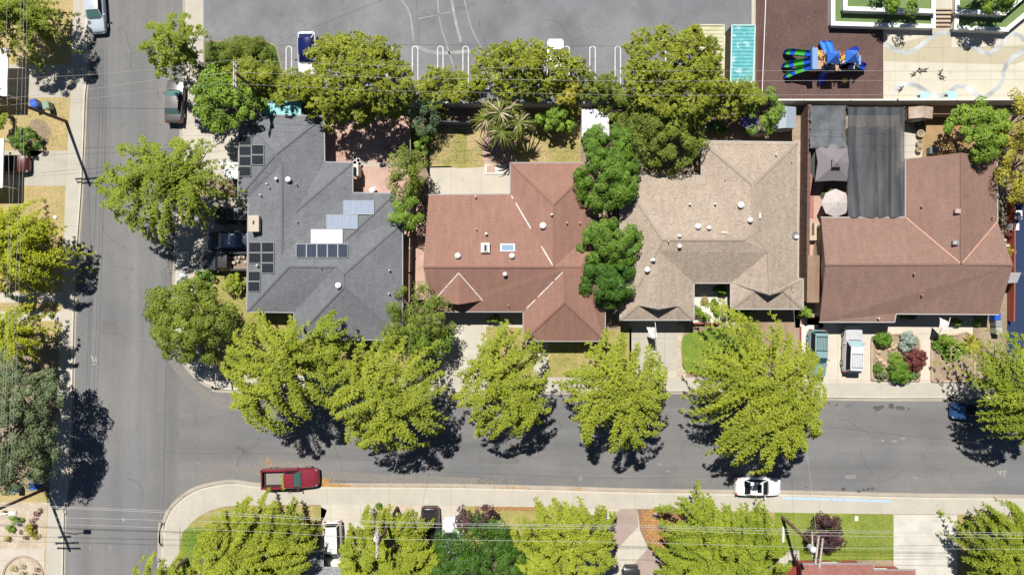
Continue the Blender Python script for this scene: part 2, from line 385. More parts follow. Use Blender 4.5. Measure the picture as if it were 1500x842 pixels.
# --- house one (grey)
sheet('driveway', [(268, 182), (350, 182), (350, 262), (264, 262)], G2, M_DRIVE)
sheet('side_drive', [(284, 290), (364, 290), (364, 398), (284, 398)], G2, M_DRIVEB)
sheet('dry_lawn', [(284, 400), (364, 396), (364, 458), (431, 458), (431, 500), (590, 500), (590, 553), (345, 547), (300, 525), (287, 500)], G2, M_DRYG)
sheet('brick_patio', [(470, 160), (604, 160), (604, 286), (470, 286)], G2, M_PAVER)
sheet('patio_band', [(515, 237), (604, 240), (604, 245), (515, 243)], G3, M_DRIVEB)
sheet('side_yard_path', [(590, 300), (622, 300), (622, 470), (590, 470)], G2, M_PAVER)
# --- house two (brown red)
sheet('back_lawn', [(628, 182), (850, 182), (850, 242), (628, 246)], G2, mottle('patchy_back_lawn', (.42, .32, .165), (.24, .24, .06), .28, 5, (.46, .37, .22), .6, 6, bmp=.6, w1=(.44, .60)))
sheet('green_lawn_strip', smooth_poly([(665, 190), (680, 192), (684, 215), (680, 236), (710, 240), (712, 244), (660, 244), (664, 215)]), G3, M_DRYG)
sheet('back_patio', [(628, 244), (750, 242), (750, 292), (628, 292)], G2, M_DRIVE)
sheet('brick_path', smooth_poly([(711, 190), (745, 192), (748, 215), (760, 238), (765, 246), (711, 246)], 3), G4, M_PAVER)
sheet('driveway', [(640, 458), (712, 458), (712, 553), (640, 553)], G2, M_DRIVE)
sheet('porch', [(712, 458), (800, 458), (800, 481), (712, 478)], G2, M_DRIVE)
sheet('front_lawn', [(712, 478), (770, 480), (770, 510), (782, 512), (782, 553), (712, 553)], G2, M_DRYG)
sheet('garage_walk', [(782, 498), (803, 498), (803, 553), (782, 553)], G2, M_DRIVE)
sheet('front_lawn', [(803, 498), (925, 480), (925, 552), (803, 552)], G2, M_DRYG)
# --- house three (tan)
sheet('driveway', [(922, 462), (992, 462), (992, 543), (922, 543)], G2, M_DRIVEB)
sheet('drive_apron', [(922, 543), (992, 543), (992, 553), (922, 553)], G3, M_DRIVE)
sheet('pebble_strip', smooth_poly([(992, 480), (1003, 481), (998, 500), (999, 530), (1006, 548), (993, 552)], 3), G3, M_ROCKS)
sheet('green_lawn', smooth_poly([(1003, 492), (1030, 484), (1070, 480), (1100, 500), (1100, 545), (1010, 545), (1000, 520)], 4), G3, M_GREEN)
sheet('courtyard', [(1010, 410), (1078, 410), (1078, 475), (1010, 475)], G2, plain('courtyard_render', (.62, .60, .52), .9, var=.05))
sheet('courtyard_walk', [(1051, 410), (1078, 410), (1078, 480), (1051, 480)], G3, M_DRIVE)
sheet('entry_walk', [(1078, 452), (1172, 452), (1172, 553), (1078, 553)], G2, mottle('brown_paver', (.26, .18, .13), (.33, .24, .18), .6, 8))
sheet('side_path', [(904, 280), (940, 280), (940, 470), (904, 470)], G2, M_DRIVEB)
sheet('side_gravel', [(1164, 205), (1181, 205), (1181, 480), (1164, 480)], G2, M_PAVER)
# --- house four (brown)
sheet('driveway', [(1183, 465), (1425, 455), (1425, 561), (1183, 561)], G2, concrete('front_drive_concrete', (.52, .475, .40), 4.76))
sheet('rock_strip', [(1172, 476), (1200, 476), (1186, 500), (1183, 561), (1171, 561)], G3, plain('white_pebble', (.62, .57, .52), .9, var=.25, vs=12))
sheet('side_brick', [(1181, 200), (1206, 200), (1206, 480), (1181, 480)], G2, M_PAVER)
sheet('back_patio', smooth_poly([(1322, 180), (1335, 190), (1347, 205), (1350, 230), (1320, 236)], 3), G3, M_DRIVE)
sheet('back_soil', [(1350, 172), (1470, 172), (1470, 236), (1350, 236)], G2, mottle('ochre_soil', (.28, .18, .085), (.34, .23, .12), .6, 8))
sheet('neighbour_drive', [(1475, 285), (2600, 285), (2600, 561), (1475, 561)], G2, plain('shaded_blue_surface', (.014, .032, .085), .8, var=.25))  # shade over this ground is painted into its navy colour
# --- south block
sheet('front_lawn', smooth_poly([(272, 775), (290, 757), (315, 746), (345, 742), (468, 741), (468, 770), (420, 850), (262, 850), (265, 800)], 3), G2, M_DRYG)
sheet('green_lawn', smooth_poly([(268, 778), (285, 772), (302, 778), (300, 830), (262, 840), (264, 805)], 3), G3, M_GREEN)
sheet('driveway', [(470, 738), (556, 739), (556, 900), (470, 900)], G2, M_DRIVE)
sheet('rock_bed', [(556, 740), (605, 740), (605, 780), (556, 780)], G2, M_ROCKS)
sheet('driveway', [(605, 740), (680, 741), (680, 900), (605, 900)], G2, M_DRIVE)
sheet('front_lawn', [(680, 741), (860, 743), (860, 800), (680, 800)], G2, M_DRYG)
sheet('mulch_strip', [(695, 741), (800, 743), (790, 748), (700, 747)], G3, M_MULCH)
sheet('driveway', [(860, 744), (935, 745), (935, 748), (937, 775), (948, 800), (975, 822), (1000, 840), (1010, 900), (850, 900)], G2, M_DRIVE)
M_DIAM = mottle('taupe_paver', (.30, .235, .205), (.35, .28, .245), .5, 8)
sheet('paver_diamond', [(908, 745), (934, 745), (935, 771), (900, 808), (885, 795), (890, 765)], G3, M_DIAM)
sheet('paver_diamond', [(948, 804), (975, 822), (1000, 842), (1010, 900), (925, 900), (925, 830)], G3, M_DIAM)
sheet('mulch_bed', [(934, 745), (1000, 746), (1000, 842), (976, 822), (950, 800), (938, 775)], G2, M_MULCH)
sheet('dry_patch', [(1100, 749), (1135, 750), (1135, 826), (1100, 826)], G2, M_DRYG)
sheet('green_lawn', [(1135, 750), (1308, 753), (1309, 820), (1135, 820)], G2, mottle('green_lawn_grass', (.13, .20, .022), (.23, .27, .05), .35, 7, (.32, .31, .10), .5, 5, bmp=.6))
sheet('entry_pad', [(1141, 805), (1171, 805), (1171, 830), (1141, 830)], G3, M_DRIVE)
sheet('driveway', [(1309, 753), (1402, 754), (1402, 1000), (1309, 1000)], G2, concrete('pale_drive_concrete', (.50, .48, .43), 0, .16))
sheet('front_lawn', [(1402, 754), (2600, 766), (2600, 1000), (1402, 1000)], G2, M_DRYG)
# --- west block
sheet('driveway', [(-60, 95), (104, 95), (101, 143), (-60, 143)], G2, M_DRIVEB)
sheet('driveway', [(-60, 221), (98, 221), (96, 272), (-60, 272)], G2, M_DRIVEB)
sheet('driveway', [(-60, 428), (91, 428), (90, 443), (-60, 443)], G2, M_DRIVE)
sheet('driveway', [(-60, 456), (90, 456), (89, 470), (-60, 470)], G2, M_DRIVE)
sheet('bare_soil', [(-60, 500), (86, 500), (72, 720), (-60, 720)], G2, M_SOIL)
sheet('rock_bed', [(-60, 735), (70, 735), (66, 804), (-60, 804)], G2, M_ROCKS)
sheet('driveway', [(-60, 804), (65, 804), (62, 1000), (-60, 1000)], G2, M_DRIVE)
sheet('round_bed', [(33 + 28 * math.cos(t), 844 + 28 * math.sin(t)) for t in np.linspace(0, 2 * math.pi, 30, endpoint=False)], G3, M_ROCKS)
ribbon('round_bed_edging', [(33 + 29 * math.cos(t), 844 + 29 * math.sin(t)) for t in np.linspace(0, 2 * math.pi, 41)], 3, G3 + .10, mottle('edging_brick', (.32, .24, .19), (.42, .33, .27), 1, 8), .1)
sheet('dark_soil', smooth_poly([(40, 185), (60, 175), (75, 195), (60, 225), (42, 225)], 3), G2, M_SOIL)
# kerb paint and marks on the road
ribbon('blue_kerb_paint', [(1147, 729.2), (1220, 731), (1305, 733.8)], 4.2, Z0 + .011, M_PAVEBLUE)
M_STAIN = mottle('oil_stain', (.075, .07, .065), (.11, .10, .095), 3, 9, None, bmp=0)
r_ = random.Random(3)
for (cx, cy, rr) in [(1285, 598, 6), (1291, 596, 4), (1306, 595, 5), (1316, 597, 4), (1322, 597, 4), (1331, 599, 2), (1214, 591, 2), (1226, 593, 2), (1240, 595, 2), (1244, 594, 1.5), (1235, 716, 3.5), (1258, 719, 3), (1265, 717, 3), (1272, 716, 3.5), (1278, 715, 3), (1181, 713, 1.6), (128, 763, 0), (244, 383, 1.5), (246, 386, 1.3), (241, 395, 1.3), (249, 400, 1.4)]:
    if rr: sheet('oil_stain', smooth_poly([(cx + rr * r_.uniform(.6, 1.2) * math.cos(t), cy + rr * .8 * r_.uniform(.6, 1.2) * math.sin(t)) for t in np.linspace(0, 2 * math.pi, 9, endpoint=False)], 3), .012 + r_.random() * .003, M_STAIN)
M_MARK = plain('faded_white_mark', (.36, .36, .35), .9, var=.2)
for pts, wd in (([(1462, 689), (1464, 693), (1468, 693)], 1.2), ([(1466, 688), (1466, 696)], 1.2), ([(1468, 690), (1474, 690)], 1.3), ([(1471, 690), (1471, 698)], 1.3),
                ([(134, 521), (138, 530)], 2), ([(140, 522), (141, 530)], 1.6), ([(136, 534), (141, 533)], 1.2)):
    ribbon('road_paint_mark', pts, wd, .014, M_MARK)
M_PALE = mottle('worn_road_patch', (.25, .235, .22), (.21, .20, .19), 2, 5, None, bmp=0)
for (cx, cy, a, c) in [(1247, 698, 9, 3), (1340, 699, 5, 2), (1293, 645, 3, 2), (1310, 646, 4, 2), (1322, 642, 4, 2), (697, 640, 4, 3), (850, 700, 3, 4), (966, 680, 5, 2), (978, 690, 3, 2), (161, 802, 2, 4), (132, 802, 1.5, 4), (290, 678, 2, 2), (1380, 683, 2, 1.6)]:
    sheet('worn_road_patch', smooth_poly([(cx + a * r_.uniform(.6, 1.2) * math.cos(t), cy + c * r_.uniform(.6, 1.2) * math.sin(t)) for t in np.linspace(0, 2 * math.pi, 8, endpoint=False)], 3), .009, M_PALE)
# long seams in the asphalt
M_SEAM = plain('asphalt_seam', (.10, .098, .095), .9)
for pts in ([(242, 400), (243, 560), (240, 700), (236, 842)], [(243, 662), (330, 664), (420, 664), (560, 676)], [(640, 690), (900, 700), (1100, 694)], [(298, 68), (620, 66), (1100, 70)], [(422, 56), (560, 0)], [(610, 0), (614, 66)], [(1215, 625), (1350, 640), (1500, 650)], [(125, 158), (268, 160)], [(121, 217), (262, 212)]):
    ribbon('asphalt_seam', smooth_line(pts, 6), .55, G4 if pts[0][1] < 70 and pts[0][0] > 290 else .0125, M_SEAM)
c = P(181, 760.5, 0); mb = MB(); mb.cyl((c.x, c.y, .004), .2, .012, 20)
tag(mb.build('manhole_cover', M_METAL), 'small round metal manhole cover in the middle of the street at the lower left', 'manhole cover')

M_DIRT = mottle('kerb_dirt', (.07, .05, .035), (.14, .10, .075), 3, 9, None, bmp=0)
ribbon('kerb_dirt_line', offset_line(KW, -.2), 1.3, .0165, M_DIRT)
ribbon('kerb_dirt_line', offset_line([p for p in KS if 450 < p[0] < 1500], -.6), .8, .0165, mottle('kerb_dirt_tan', (.22, .15, .10), (.30, .22, .16), 2, 9, None, bmp=0))
ribbon('kerb_dirt_line', offset_line([p for p in KS if 235 < p[0] < 345 and p[1] < 842], -.4), 1.2, .0165, M_DIRT)
M_TANE = mottle('sandy_road_edge', (.205, .188, .168), (.182, .174, .166), .6, 4, None, bmp=0)
for pts, wd in (([(262, 240), (257, 380), (250, 480)], 6), ([(250, 520), (272, 552), (320, 590), (420, 600)], 14), ([(262, 742), (300, 700), (340, 690), (560, 700), (700, 706)], 12), ([(122, 240), (112, 420), (106, 560)], 9)):
    ribbon('sandy_road_edge', smooth_line(pts, 6), wd, .0078, M_TANE)
# ================================================================ HOUSES
E = 2.7
def inset(poly, d):
    n = len(poly); out = []
    area = sum(poly[i][0] * poly[(i + 1) % n][1] - poly[(i + 1) % n][0] * poly[i][1] for i in range(n))
    sg = 1 if area > 0 else -1
    for i in range(n):
        a, b_, c = [np.array(poly[(i + k) % n][:2], float) for k in (-1, 0, 1)]
        t1 = (b_ - a) / np.linalg.norm(b_ - a); t2 = (c - b_) / np.linalg.norm(c - b_)
        n1 = np.array([-t1[1], t1[0]]) * sg; n2 = np.array([-t2[1], t2[0]]) * sg
        k = 1 + n1.dot(n2)
        out.append(tuple(b_ + (n1 + n2) / max(k, .35) * d))
    return out
class Roof: pass
def house(name, label, V, out, faces, mroof, mcap, caps, mwall, mfascia, openings=(), ez=E, wall_inset=.55, cat='house', flash=(), mflash=None, cap_w=.20):
    W3 = {k: P(*v) for k, v in V.items()}
    c = sum((W3[k] for k in out), Vector()) / len(out)
    root = thing(name, (c.x, c.y, Z0), label, cat)
    th = .17
    r = WB(); idx = {k: i for i, k in enumerate(W3)}
    r.add(list(W3.values()), [])
    for f in faces:
        pts = [W3[k] for k in f]
        for t in tessellate_polygon([[Vector((p.x, p.y, 0)) for p in pts]]):
            a, b_, d = [pts[i] for i in t]
            t2 = t if (b_ - a).cross(d - a).z > 0 else t[::-1]
            r.f.append(tuple(idx[f[i]] for i in t2))
    tris = [tuple(t) for t in r.f]
    n0 = len(r.v); pts = [W3[k] for k in out]; n = len(pts)
    area = sum(pts[i].x * pts[(i + 1) % n].y - pts[(i + 1) % n].x * pts[i].y for i in range(n))
    ip = inset([(p.x, p.y) for p in pts], wall_inset + .1)
    lowc = [tuple(p - Vector((0, 0, th))) for p in pts]
    r.v += lowc; r.v += [(q[0], q[1], pts[i].z - th) for i, q in enumerate(ip)]
    for i in range(n):
        j = (i + 1) % n; a, b_ = idx[out[i]], idx[out[j]]
        q = (a, n0 + i, n0 + j, b_) if area > 0 else (b_, n0 + j, n0 + i, a)
        r.f.append(q)
        s_ = (n0 + i, n0 + n + i, n0 + n + j, n0 + j) if area > 0 else (n0 + j, n0 + n + j, n0 + n + i, n0 + i)
        r.f.append(s_)
    roof = r.build('roof', mroof, root)
    # fascia with gutter
    g = WB(); go = inset([(p.x, p.y) for p in pts], -.05)
    for i in range(n):
        j = (i + 1) % n
        if abs(pts[i].z - pts[j].z) > .3: continue
        p = Vector((*go[i], pts[i].z - .06)); q = Vector((*go[j], pts[j].z - .06)); g.bar(p, q, .10, .12)
    if g.v: g.build('gutter', mfascia, root)
    # ridge caps
    cb = WB()
    for a, b_ in caps:
        p, q = W3[a] + Vector((0, 0, .02)), W3[b_] + Vector((0, 0, .02))
        cb.bar(p, q, cap_w, .05)
    if caps: cb.build('ridge_cap', mcap, root)
    if flash:
        for a, b_, t0, t1 in flash:
            p, q = W3[a] + Vector((0, 0, .03)), W3[b_] + Vector((0, 0, .03)); cb = WB(); cb.bar(p.lerp(q, t0), p.lerp(q, t1), .12, .05); cb.build('valley_flashing', mflash, root)
    # walls
    wp = inset([(p.x, p.y) for p in pts], wall_inset); wb = WB(); m = len(wp)
    vs = [(x, y, Z0 - .05) for x, y in wp] + [(wp[i][0], wp[i][1], pts[i].z - th - .01) for i in range(m)]
    wb.add(vs, [((i, (i + 1) % m, m + (i + 1) % m, m + i) if area > 0 else ((i + 1) % m, i, m + i, m + (i + 1) % m)) for i in range(m)])
    wb.build('wall', mwall, root)
    for (e, t, w_, z0, z1, kind) in openings:
        a = Vector((*wp[e], 0)); b_ = Vector((*wp[(e + 1) % m], 0)); d = (b_ - a).normalized(); nrm = Vector((d.y, -d.x, 0)) * (1 if area > 0 else -1)
        cc = a.lerp(b_, t) + nrm * .03
        if kind == 'window':
            fr = WB()
            for (u0, v0, u1, v1) in ((-1, 0, 1, 0), (-1, 1, 1, 1), (-1, 0, -1, 1), (1, 0, 1, 1), (0, 0, 0, 1)):
                fr.bar(cc + d * u0 * w_ / 2 + Vector((0, 0, z0 + v0 * (z1 - z0))), cc + d * u1 * w_ / 2 + Vector((0, 0, z0 + v1 * (z1 - z0))), .08, .08)
            f = fr.build('window', M_WHITE, root)
            gb = MB(); p = cc + Vector((0, 0, (z0 + z1) / 2)) - nrm * .01 - Vector(root.location)
            gb.box(p, (w_, .03, z1 - z0), math.atan2(d.y, d.x)); gb.build('pane', M_GLASS, f)
        elif kind == 'garage':
            gb = WB()
            for k in range(4):
                hh = (z1 - z0) / 4; gb.box(cc + Vector((0, 0, z0 + hh * (k + .5))), (w_, .06, hh - .03), math.atan2(d.y, d.x))
            gb.build('garage_door', M_WHITE, root)
        else:
            gb = WB(); gb.box(cc + Vector((0, 0, (z0 + z1) / 2)), (w_, .07, z1 - z0), math.atan2(d.y, d.x))
            f = gb.build('door', plain('brown_door', (.12, .06, .035), .5), root)
            hb = MB(); q = cc + d * w_ * .38 + nrm * .08 + Vector((0, 0, 1.1)) - Vector(root.location); hb.box(q, (.05, .05, .12)); hb.build('handle', M_METAL, f)
    root['_'] = 0; del root['_']
    R = Roof(); R.root = root; R.roof = roof
    PX = {i: V[k] for k, i in idx.items()}
    def zat(px, py):
        for t in tris:
            (x1, y1, z1), (x2, y2, z2), (x3, y3, z3) = [PX[i] for i in t]
            d = (y2 - y3) * (x1 - x3) + (x3 - x2) * (y1 - y3)
            if abs(d) < 1e-9: continue
            a = ((y2 - y3) * (px - x3) + (x3 - x2) * (py - y3)) / d; b_ = ((y3 - y1) * (px - x3) + (x1 - x3) * (py - y3)) / d; c_ = 1 - a - b_
            if min(a, b_, c_) > -1e-4: return a * z1 + b_ * z2 + c_ * z3
        return 3.2
    R.z = zat; return R
def on_roof(R, px, py, dz=0): return P(px, py, R.z(px, py) + dz)
def roof_vent(R, px, py, r=.12, h_=.35, m=M_WHITE, cap=True):
    c = on_roof(R, px, py, -.15); c -= Vector(R.root.location)
    b = MB(); b.cyl(c, r * .62, h_ + .15, 12)
    if cap: b.lathe((c[0], c[1], c[2] + h_ + .1), [(r * .3, 0), (r, .0), (r * 1.05, .05), (r * .8, .14), (r * .3, .2)], 14)
    b.build('roof_vent', m, R.root, smooth=True)
M_FRAME = plain('panel_frame_grey', (.30, .31, .32), .6)
def panel(R, x0, y0, x1, y1, mcell, mframe=M_FRAME, lift=.13, split=1):
    cs = [on_roof(R, x, y, lift) - Vector(R.root.location) for x, y in ((x0, y1), (x1, y1), (x1, y0), (x0, y0))]
    n = (cs[1] - cs[0]).cross(cs[3] - cs[0]).normalized()
    f = MB()
    for i in range(4): f.bar(cs[i], cs[(i + 1) % 4], .045, .06, up=n)
    ins = [c.lerp((cs[0] + cs[2]) / 2, .02) for c in cs]
    g = MB(); g.add([c + n * .012 for c in ins] + [c - n * .03 for c in ins], [(0, 1, 2, 3), (7, 6, 5, 4)] + [(i, i + 4, (i + 1) % 4 + 4, (i + 1) % 4) for i in range(4)])
    o = g.build('solar_panel', mcell, R.root); f.build('frame', mframe, o)
def cellmat(name, c, line, rough=.15, nx=3.0):
    m, nt, bs = new_mat(name); bs.inputs['Roughness'].default_value = rough; bs.inputs['Specular IOR Level'].default_value = .10
    br = nt.nodes.new('ShaderNodeTexBrick'); br.offset = 0; br.inputs['Scale'].default_value = 1; br.inputs['Brick Width'].default_value = .21; br.inputs['Row Height'].default_value = .21
    br.inputs['Mortar Size'].default_value = .013; br.inputs['Color1'].default_value = (*c, 1); br.inputs['Color2'].default_value = (*[x * 1.12 for x in c], 1); br.inputs['Mortar'].default_value = (*line, 1)
    L(nt, coord(nt), br.inputs['Vector']); L(nt, br.outputs['Color'], bs.inputs['Base Color']); return m
M_CELL = cellmat('dark_solar_cells', (.016, .018, .026), (.05, .055, .065), .5)
M_CELLB = cellmat('blue_solar_cells', (.016, .024, .05), (.10, .11, .13), .65)
M_CELLP = cellmat('sky_tinted_solar_cells', (.19, .24, .33), (.36, .39, .43), .55)  # bright sky reflection painted in as the pale blue cell colour
M_CELLW = plain('glare_white_panel', (.52, .54, .57), .35)  # glare off these panels painted in as a white base colour

M_SH1 = shingle('grey_shingles', (.150, .158, .175), (.180, .188, .205), (.24, .245, .26), .4, bvar=.10)
M_SH2 = shingle('red_brown_shingles', (.285, .160, .125), (.312, .178, .140), (.31, .195, .165), .25, .14, spk_scale=5, bvar=.05)
M_SH3 = shingle('tan_shingles', (.378, .308, .248), (.42, .348, .285), (.20, .165, .13), .6, .18, spk_scale=5.5, bvar=.09)
M_SH4 = shingle('brown_shingles', (.248, .156, .126), (.274, .174, .142), (.29, .205, .18), .35, .15, spk_scale=6, bvar=.07)
M_SH5 = shingle('speckled_grey_shingles', (.21, .22, .235), (.27, .28, .29), (.42, .43, .44), .7, .2, spk_scale=6)
M_SH6 = shingle('rose_brown_shingles', (.27, .125, .105), (.30, .145, .125), (.22, .10, .09), .3, .14)
M_CAP1 = plain('grey_ridge_cap', (.125, .13, .142), .9, var=.1)
M_CAP2 = plain('red_brown_ridge_cap', (.22, .12, .095), .9, var=.1)
M_CAP3 = plain('tan_ridge_cap', (.31, .255, .205), .9, var=.12)
M_CAP4 = plain('brown_ridge_cap', (.20, .12, .095), .9, var=.1)
M_FLASH = plain('worn_white_flashing', (.60, .54, .50), .8, var=.3, vs=4)
M_PINKF = plain('pinkish_metal_flashing', (.50, .28, .22), .7, var=.1)
M_GUTW = plain('pale_gutter', (.36, .355, .34), .7)
M_GUTG = plain('grey_gutter', (.27, .28, .29), .6)

V1 = dict(a=(351, 167, E), b=(474, 171, E), c=(475, 238, E), d=(516, 239, E), e=(516, 283, E), f=(578, 284, E), g=(578, 326, E), h=(589, 327, E), i=(589, 497, E), j=(431, 497, E), k=(431, 457, E), l=(362, 456, E), m=(364, 290, E), n=(349, 290, E),
          R=(404, 226, 4.15), M=(413, 240, 4.0), X=(413, 330, 4.0), M2=(413, 372, 4.05), E1=(433, 310, 3.6), S1=(424, 390, 4.3), S2=(492, 391, 4.5), S3=(503, 402, 4.65), S4=(504, 420, 4.65), N1=(505, 352, 3.8))
F1 = ['abR', 'naR', ('n', 'm', 'M', 'R'), ('b', 'c', 'E1', 'X', 'M', 'R'), ('c', 'd', 'E1'), ('d', 'e', 'M2', 'X', 'E1'), ('m', 'l', 'S1', 'M2', 'X', 'M'), ('l', 'k', 'S2', 'S1'), ('k', 'j', 'S4', 'S3', 'S2'), ('j', 'i', 'S4'), ('i', 'h', 'S3', 'S4'), ('h', 'g', 'N1', 'S3'), ('g', 'f', 'N1'), ('f', 'e', 'M2', 'S1', 'S2', 'S3', 'N1')]
H1 = house('grey_house', 'grey shingled hip roof house on the street corner, covered in solar panels', V1, list('abcdefghijklmn'), F1, M_SH1, M_CAP1,
           [('a', 'R'), ('b', 'R'), ('n', 'R'), ('R', 'M'), ('M', 'M2'), ('d', 'E1'), ('l', 'S1'), ('S1', 'S2'), ('S2', 'S3'), ('S3', 'S4'), ('j', 'S4'), ('i', 'S4'), ('h', 'S3'), ('f', 'N1')], M_GREYW, M_GUTG,
           [(9, .35, 1.8, 1.0, 2.1, 'window'), (7, .5, 4.9, .15, 2.3, 'garage'), (8, .5, 1.6, 1.0, 2.1, 'window'), (11, .4, 1.6, 1.0, 2.1, 'window'), (10, .5, 1.8, 1.0, 2.1, 'window'), (1, .5, 1.6, 1.0, 2.1, 'window'), (7, .1, 1.0, .15, 2.2, 'door')])
for (x0, y0, x1, y1) in [(350.6, 199.5, 368, 213), (350.6, 214.5, 368, 228), (350.6, 229.5, 368, 243), (350.6, 244.5, 368, 258.5), (369, 212.5, 386.5, 226.5), (369, 227.5, 386.5, 241.5),
                         (364.8, 355, 382.5, 369.5), (364.8, 370.5, 382.5, 385.5), (383.5, 355, 401, 369.5), (383.5, 370.5, 401, 384.5), (383.5, 385.5, 401, 400), (364, 397.5, 381.5, 411.5), (363.5, 412.5, 381, 427)]:
    panel(H1, x0, y0, x1, y1, M_CELL)
for k in range(5): panel(H1, 434 + k * 15.3, 357.5, 448.5 + k * 15.3, 377.5, M_CELLB)
for k in range(3):
    panel(H1, 455.5 + k * 15.6, 336, 470.5 + k * 15.6, 356.5, M_CELLW); panel(H1, 478.5 + k * 15.3, 315, 493 + k * 15.3, 335, M_CELLP); panel(H1, 503.5 + k * 15, 294, 517.7 + k * 15, 314, M_CELLP)
for x, y, r in [(406.6, 263, .16), (393, 270.5, .1), (396, 275, .08), (383.5, 286.5, .1), (424, 264, .26), (436, 271, .06), (437, 325, .06), (497, 418, .28), (571.6, 396, .09), (571, 430, .09), (379, 389, .12), (471, 392, .05)]: roof_vent(H1, x, y, r)
c = on_roof(H1, 374, 328, .45)
sc = thing('rooftop_cooler', c - Vector((0, 0, .6)), 'beige box cooler standing on the west slope of the grey roof', 'rooftop cooler')
b = MB(); b.box((0, 0, .6), (.95, 1.5, .95)); b.build('cabinet', plain('beige_sheet_metal', (.46, .40, .31), .6), sc)
b = MB(); b.box((0, 0, 1.085), (1.02, 1.58, .04)); b.build('lid', plain('beige_sheet_metal', (.46, .40, .31)), sc)
b = MB(); b.box((.0, .1, 1.12), (.16, .34, .05)); b.build('grille', M_DARK, sc)

V2 = dict(a=(748, 239, E), b=(873, 239, E), c=(873, 335, E), d=(886, 336, E), e=(886, 499, E), f=(767, 499, E), g=(767, 456, E), h=(636, 456, E), i=(620, 391, 4.7), j=(628, 286, E), k=(748, 285, E),
          R=(811, 300, 4.6), M=(811, 391, 4.72), D=(850, 391, 4.5), G1=(826, 397, 4.6), G2=(827, 443, 4.55))
F2 = [('a', 'b', 'R'), ('k', 'a', 'R', 'M'), ('b', 'c', 'M', 'R'), ('j', 'k', 'M', 'i'), ('c', 'd', 'D', 'M'), ('d', 'e', 'G2', 'G1', 'D'), ('e', 'f', 'G2'), ('f', 'g', 'G1', 'G2'), ('g', 'h', 'i', 'M', 'G1'), ('M', 'D', 'G1')]
H2 = house('red_brown_house', 'red-brown shingled house with a small roof gable at the front and a skylight', V2, list('abcdefghijk'), F2, M_SH2, M_CAP2,
           [('a', 'R'), ('b', 'R'), ('R', 'M'), ('i', 'M'), ('M', 'D'), ('G1', 'G2'), ('e', 'G2'), ('f', 'G2')], M_BEIGE, M_GUTG,
           [(4, .5, 4.9, .15, 2.3, 'garage'), (6, .7, 2.2, .9, 2.1, 'window'), (6, .35, 1.0, .15, 2.25, 'door'), (6, .12, 1.6, .9, 2.1, 'window'), (9, .5, 2.4, .15, 2.2, 'window'), (0, .4, 1.8, .9, 2.1, 'window'), (8, .5, 1.4, 1, 2.1, 'window')],
           flash=[('k', 'M', .02, .06), ('k', 'M', .12, .48), ('k', 'M', .72, .98), ('g', 'G1', .08, .3), ('g', 'G1', .36, .74), ('g', 'G1', .78, .98)], mflash=M_FLASH)
def gablet(R, A, Bl, Br, T, m, mf):
    """small gable set on a roof slope: ridge from A out to the tip T, feet Bl and Br"""
    o_ = Vector(R.root.location); a, l, r, t = [P(*q) - o_ for q in (A, Bl, Br, T)]
    dn = Vector((0, 0, .1)); b = MB()
    b.add([a, l, t, r, a - dn, l - dn, t - dn, r - dn], [(0, 1, 2), (0, 2, 3), (4, 6, 5), (4, 7, 6), (1, 5, 6, 2), (2, 6, 7, 3), (0, 4, 5, 1), (3, 7, 4, 0)])
    g = b.build('gable_roof', m, R.root)
    w_ = MB(); up = Vector((0, .12, 0)); bl, br = l + up - dn, r + up - dn; tt = t + Vector((0, .35, -.1))
    w_.add([bl, br, tt, bl + Vector((0, .05, 0)), br + Vector((0, .05, 0)), tt + Vector((0, .05, 0))], [(0, 1, 2), (5, 4, 3), (0, 3, 4, 1), (1, 4, 5, 2), (2, 5, 3, 0)]); w_.build('shaded_gable_end', M_DARK, g)  # gable face coloured near-black for the shade it hangs in
    if mf:
        fl = MB(); k = Vector((0, 0, .06)); fl.bar(a + k, l + k, .12, .05); fl.bar(a + k, r + k, .12, .05); fl.build('flashing', mf, g)
gablet(H2, (672, 400, 4.55), (636, 440, 3.15), (707, 440, 3.15), (671, 446, 4.45), M_SH2, M_FLASH)
for x, y, r in [(795, 331, .30), (808, 315, .12), (712.5, 343, .14), (698, 336, .07), (830, 327, .08), (849, 327, .07), (671, 374.7, .27), (750, 375, .25), (739.7, 401.6, .2), (697, 289, .1), (745, 447, .05)]: roof_vent(H2, x, y, r)
c = [on_roof(H2, x, y, .14) for x, y in ((733, 368), (754, 368), (754, 357), (733, 357))]
b = WB(); b.poly(c, .22); sk = b.build('skylight', M_METAL, H2.root)
cc = sum(c, Vector()) / 4; b = MB(); b.poly([p.lerp(cc, .16) + Vector((0, 0, .015)) - Vector(H2.root.location) for p in c], .02); b.build('pane', plain('blue_skylight_glass', (.22, .32, .42), .1), sk)
c = on_roof(H2, 711, 363, .2); b = WB(); b.box(c, (.85, .95, .55)); t_ = b.build('chimney', M_OFFW, H2.root)
b = MB(); q = c - Vector(H2.root.location); b.box(q + Vector((0, -.02, .3)), (.5, .75, .12)); b.build('chimney_cap', M_METAL, t_)
b = MB(); b.box(q + Vector((0.02, -.02, .37)), (.22, .55, .06)); b.build('flue', M_DARK, t_)

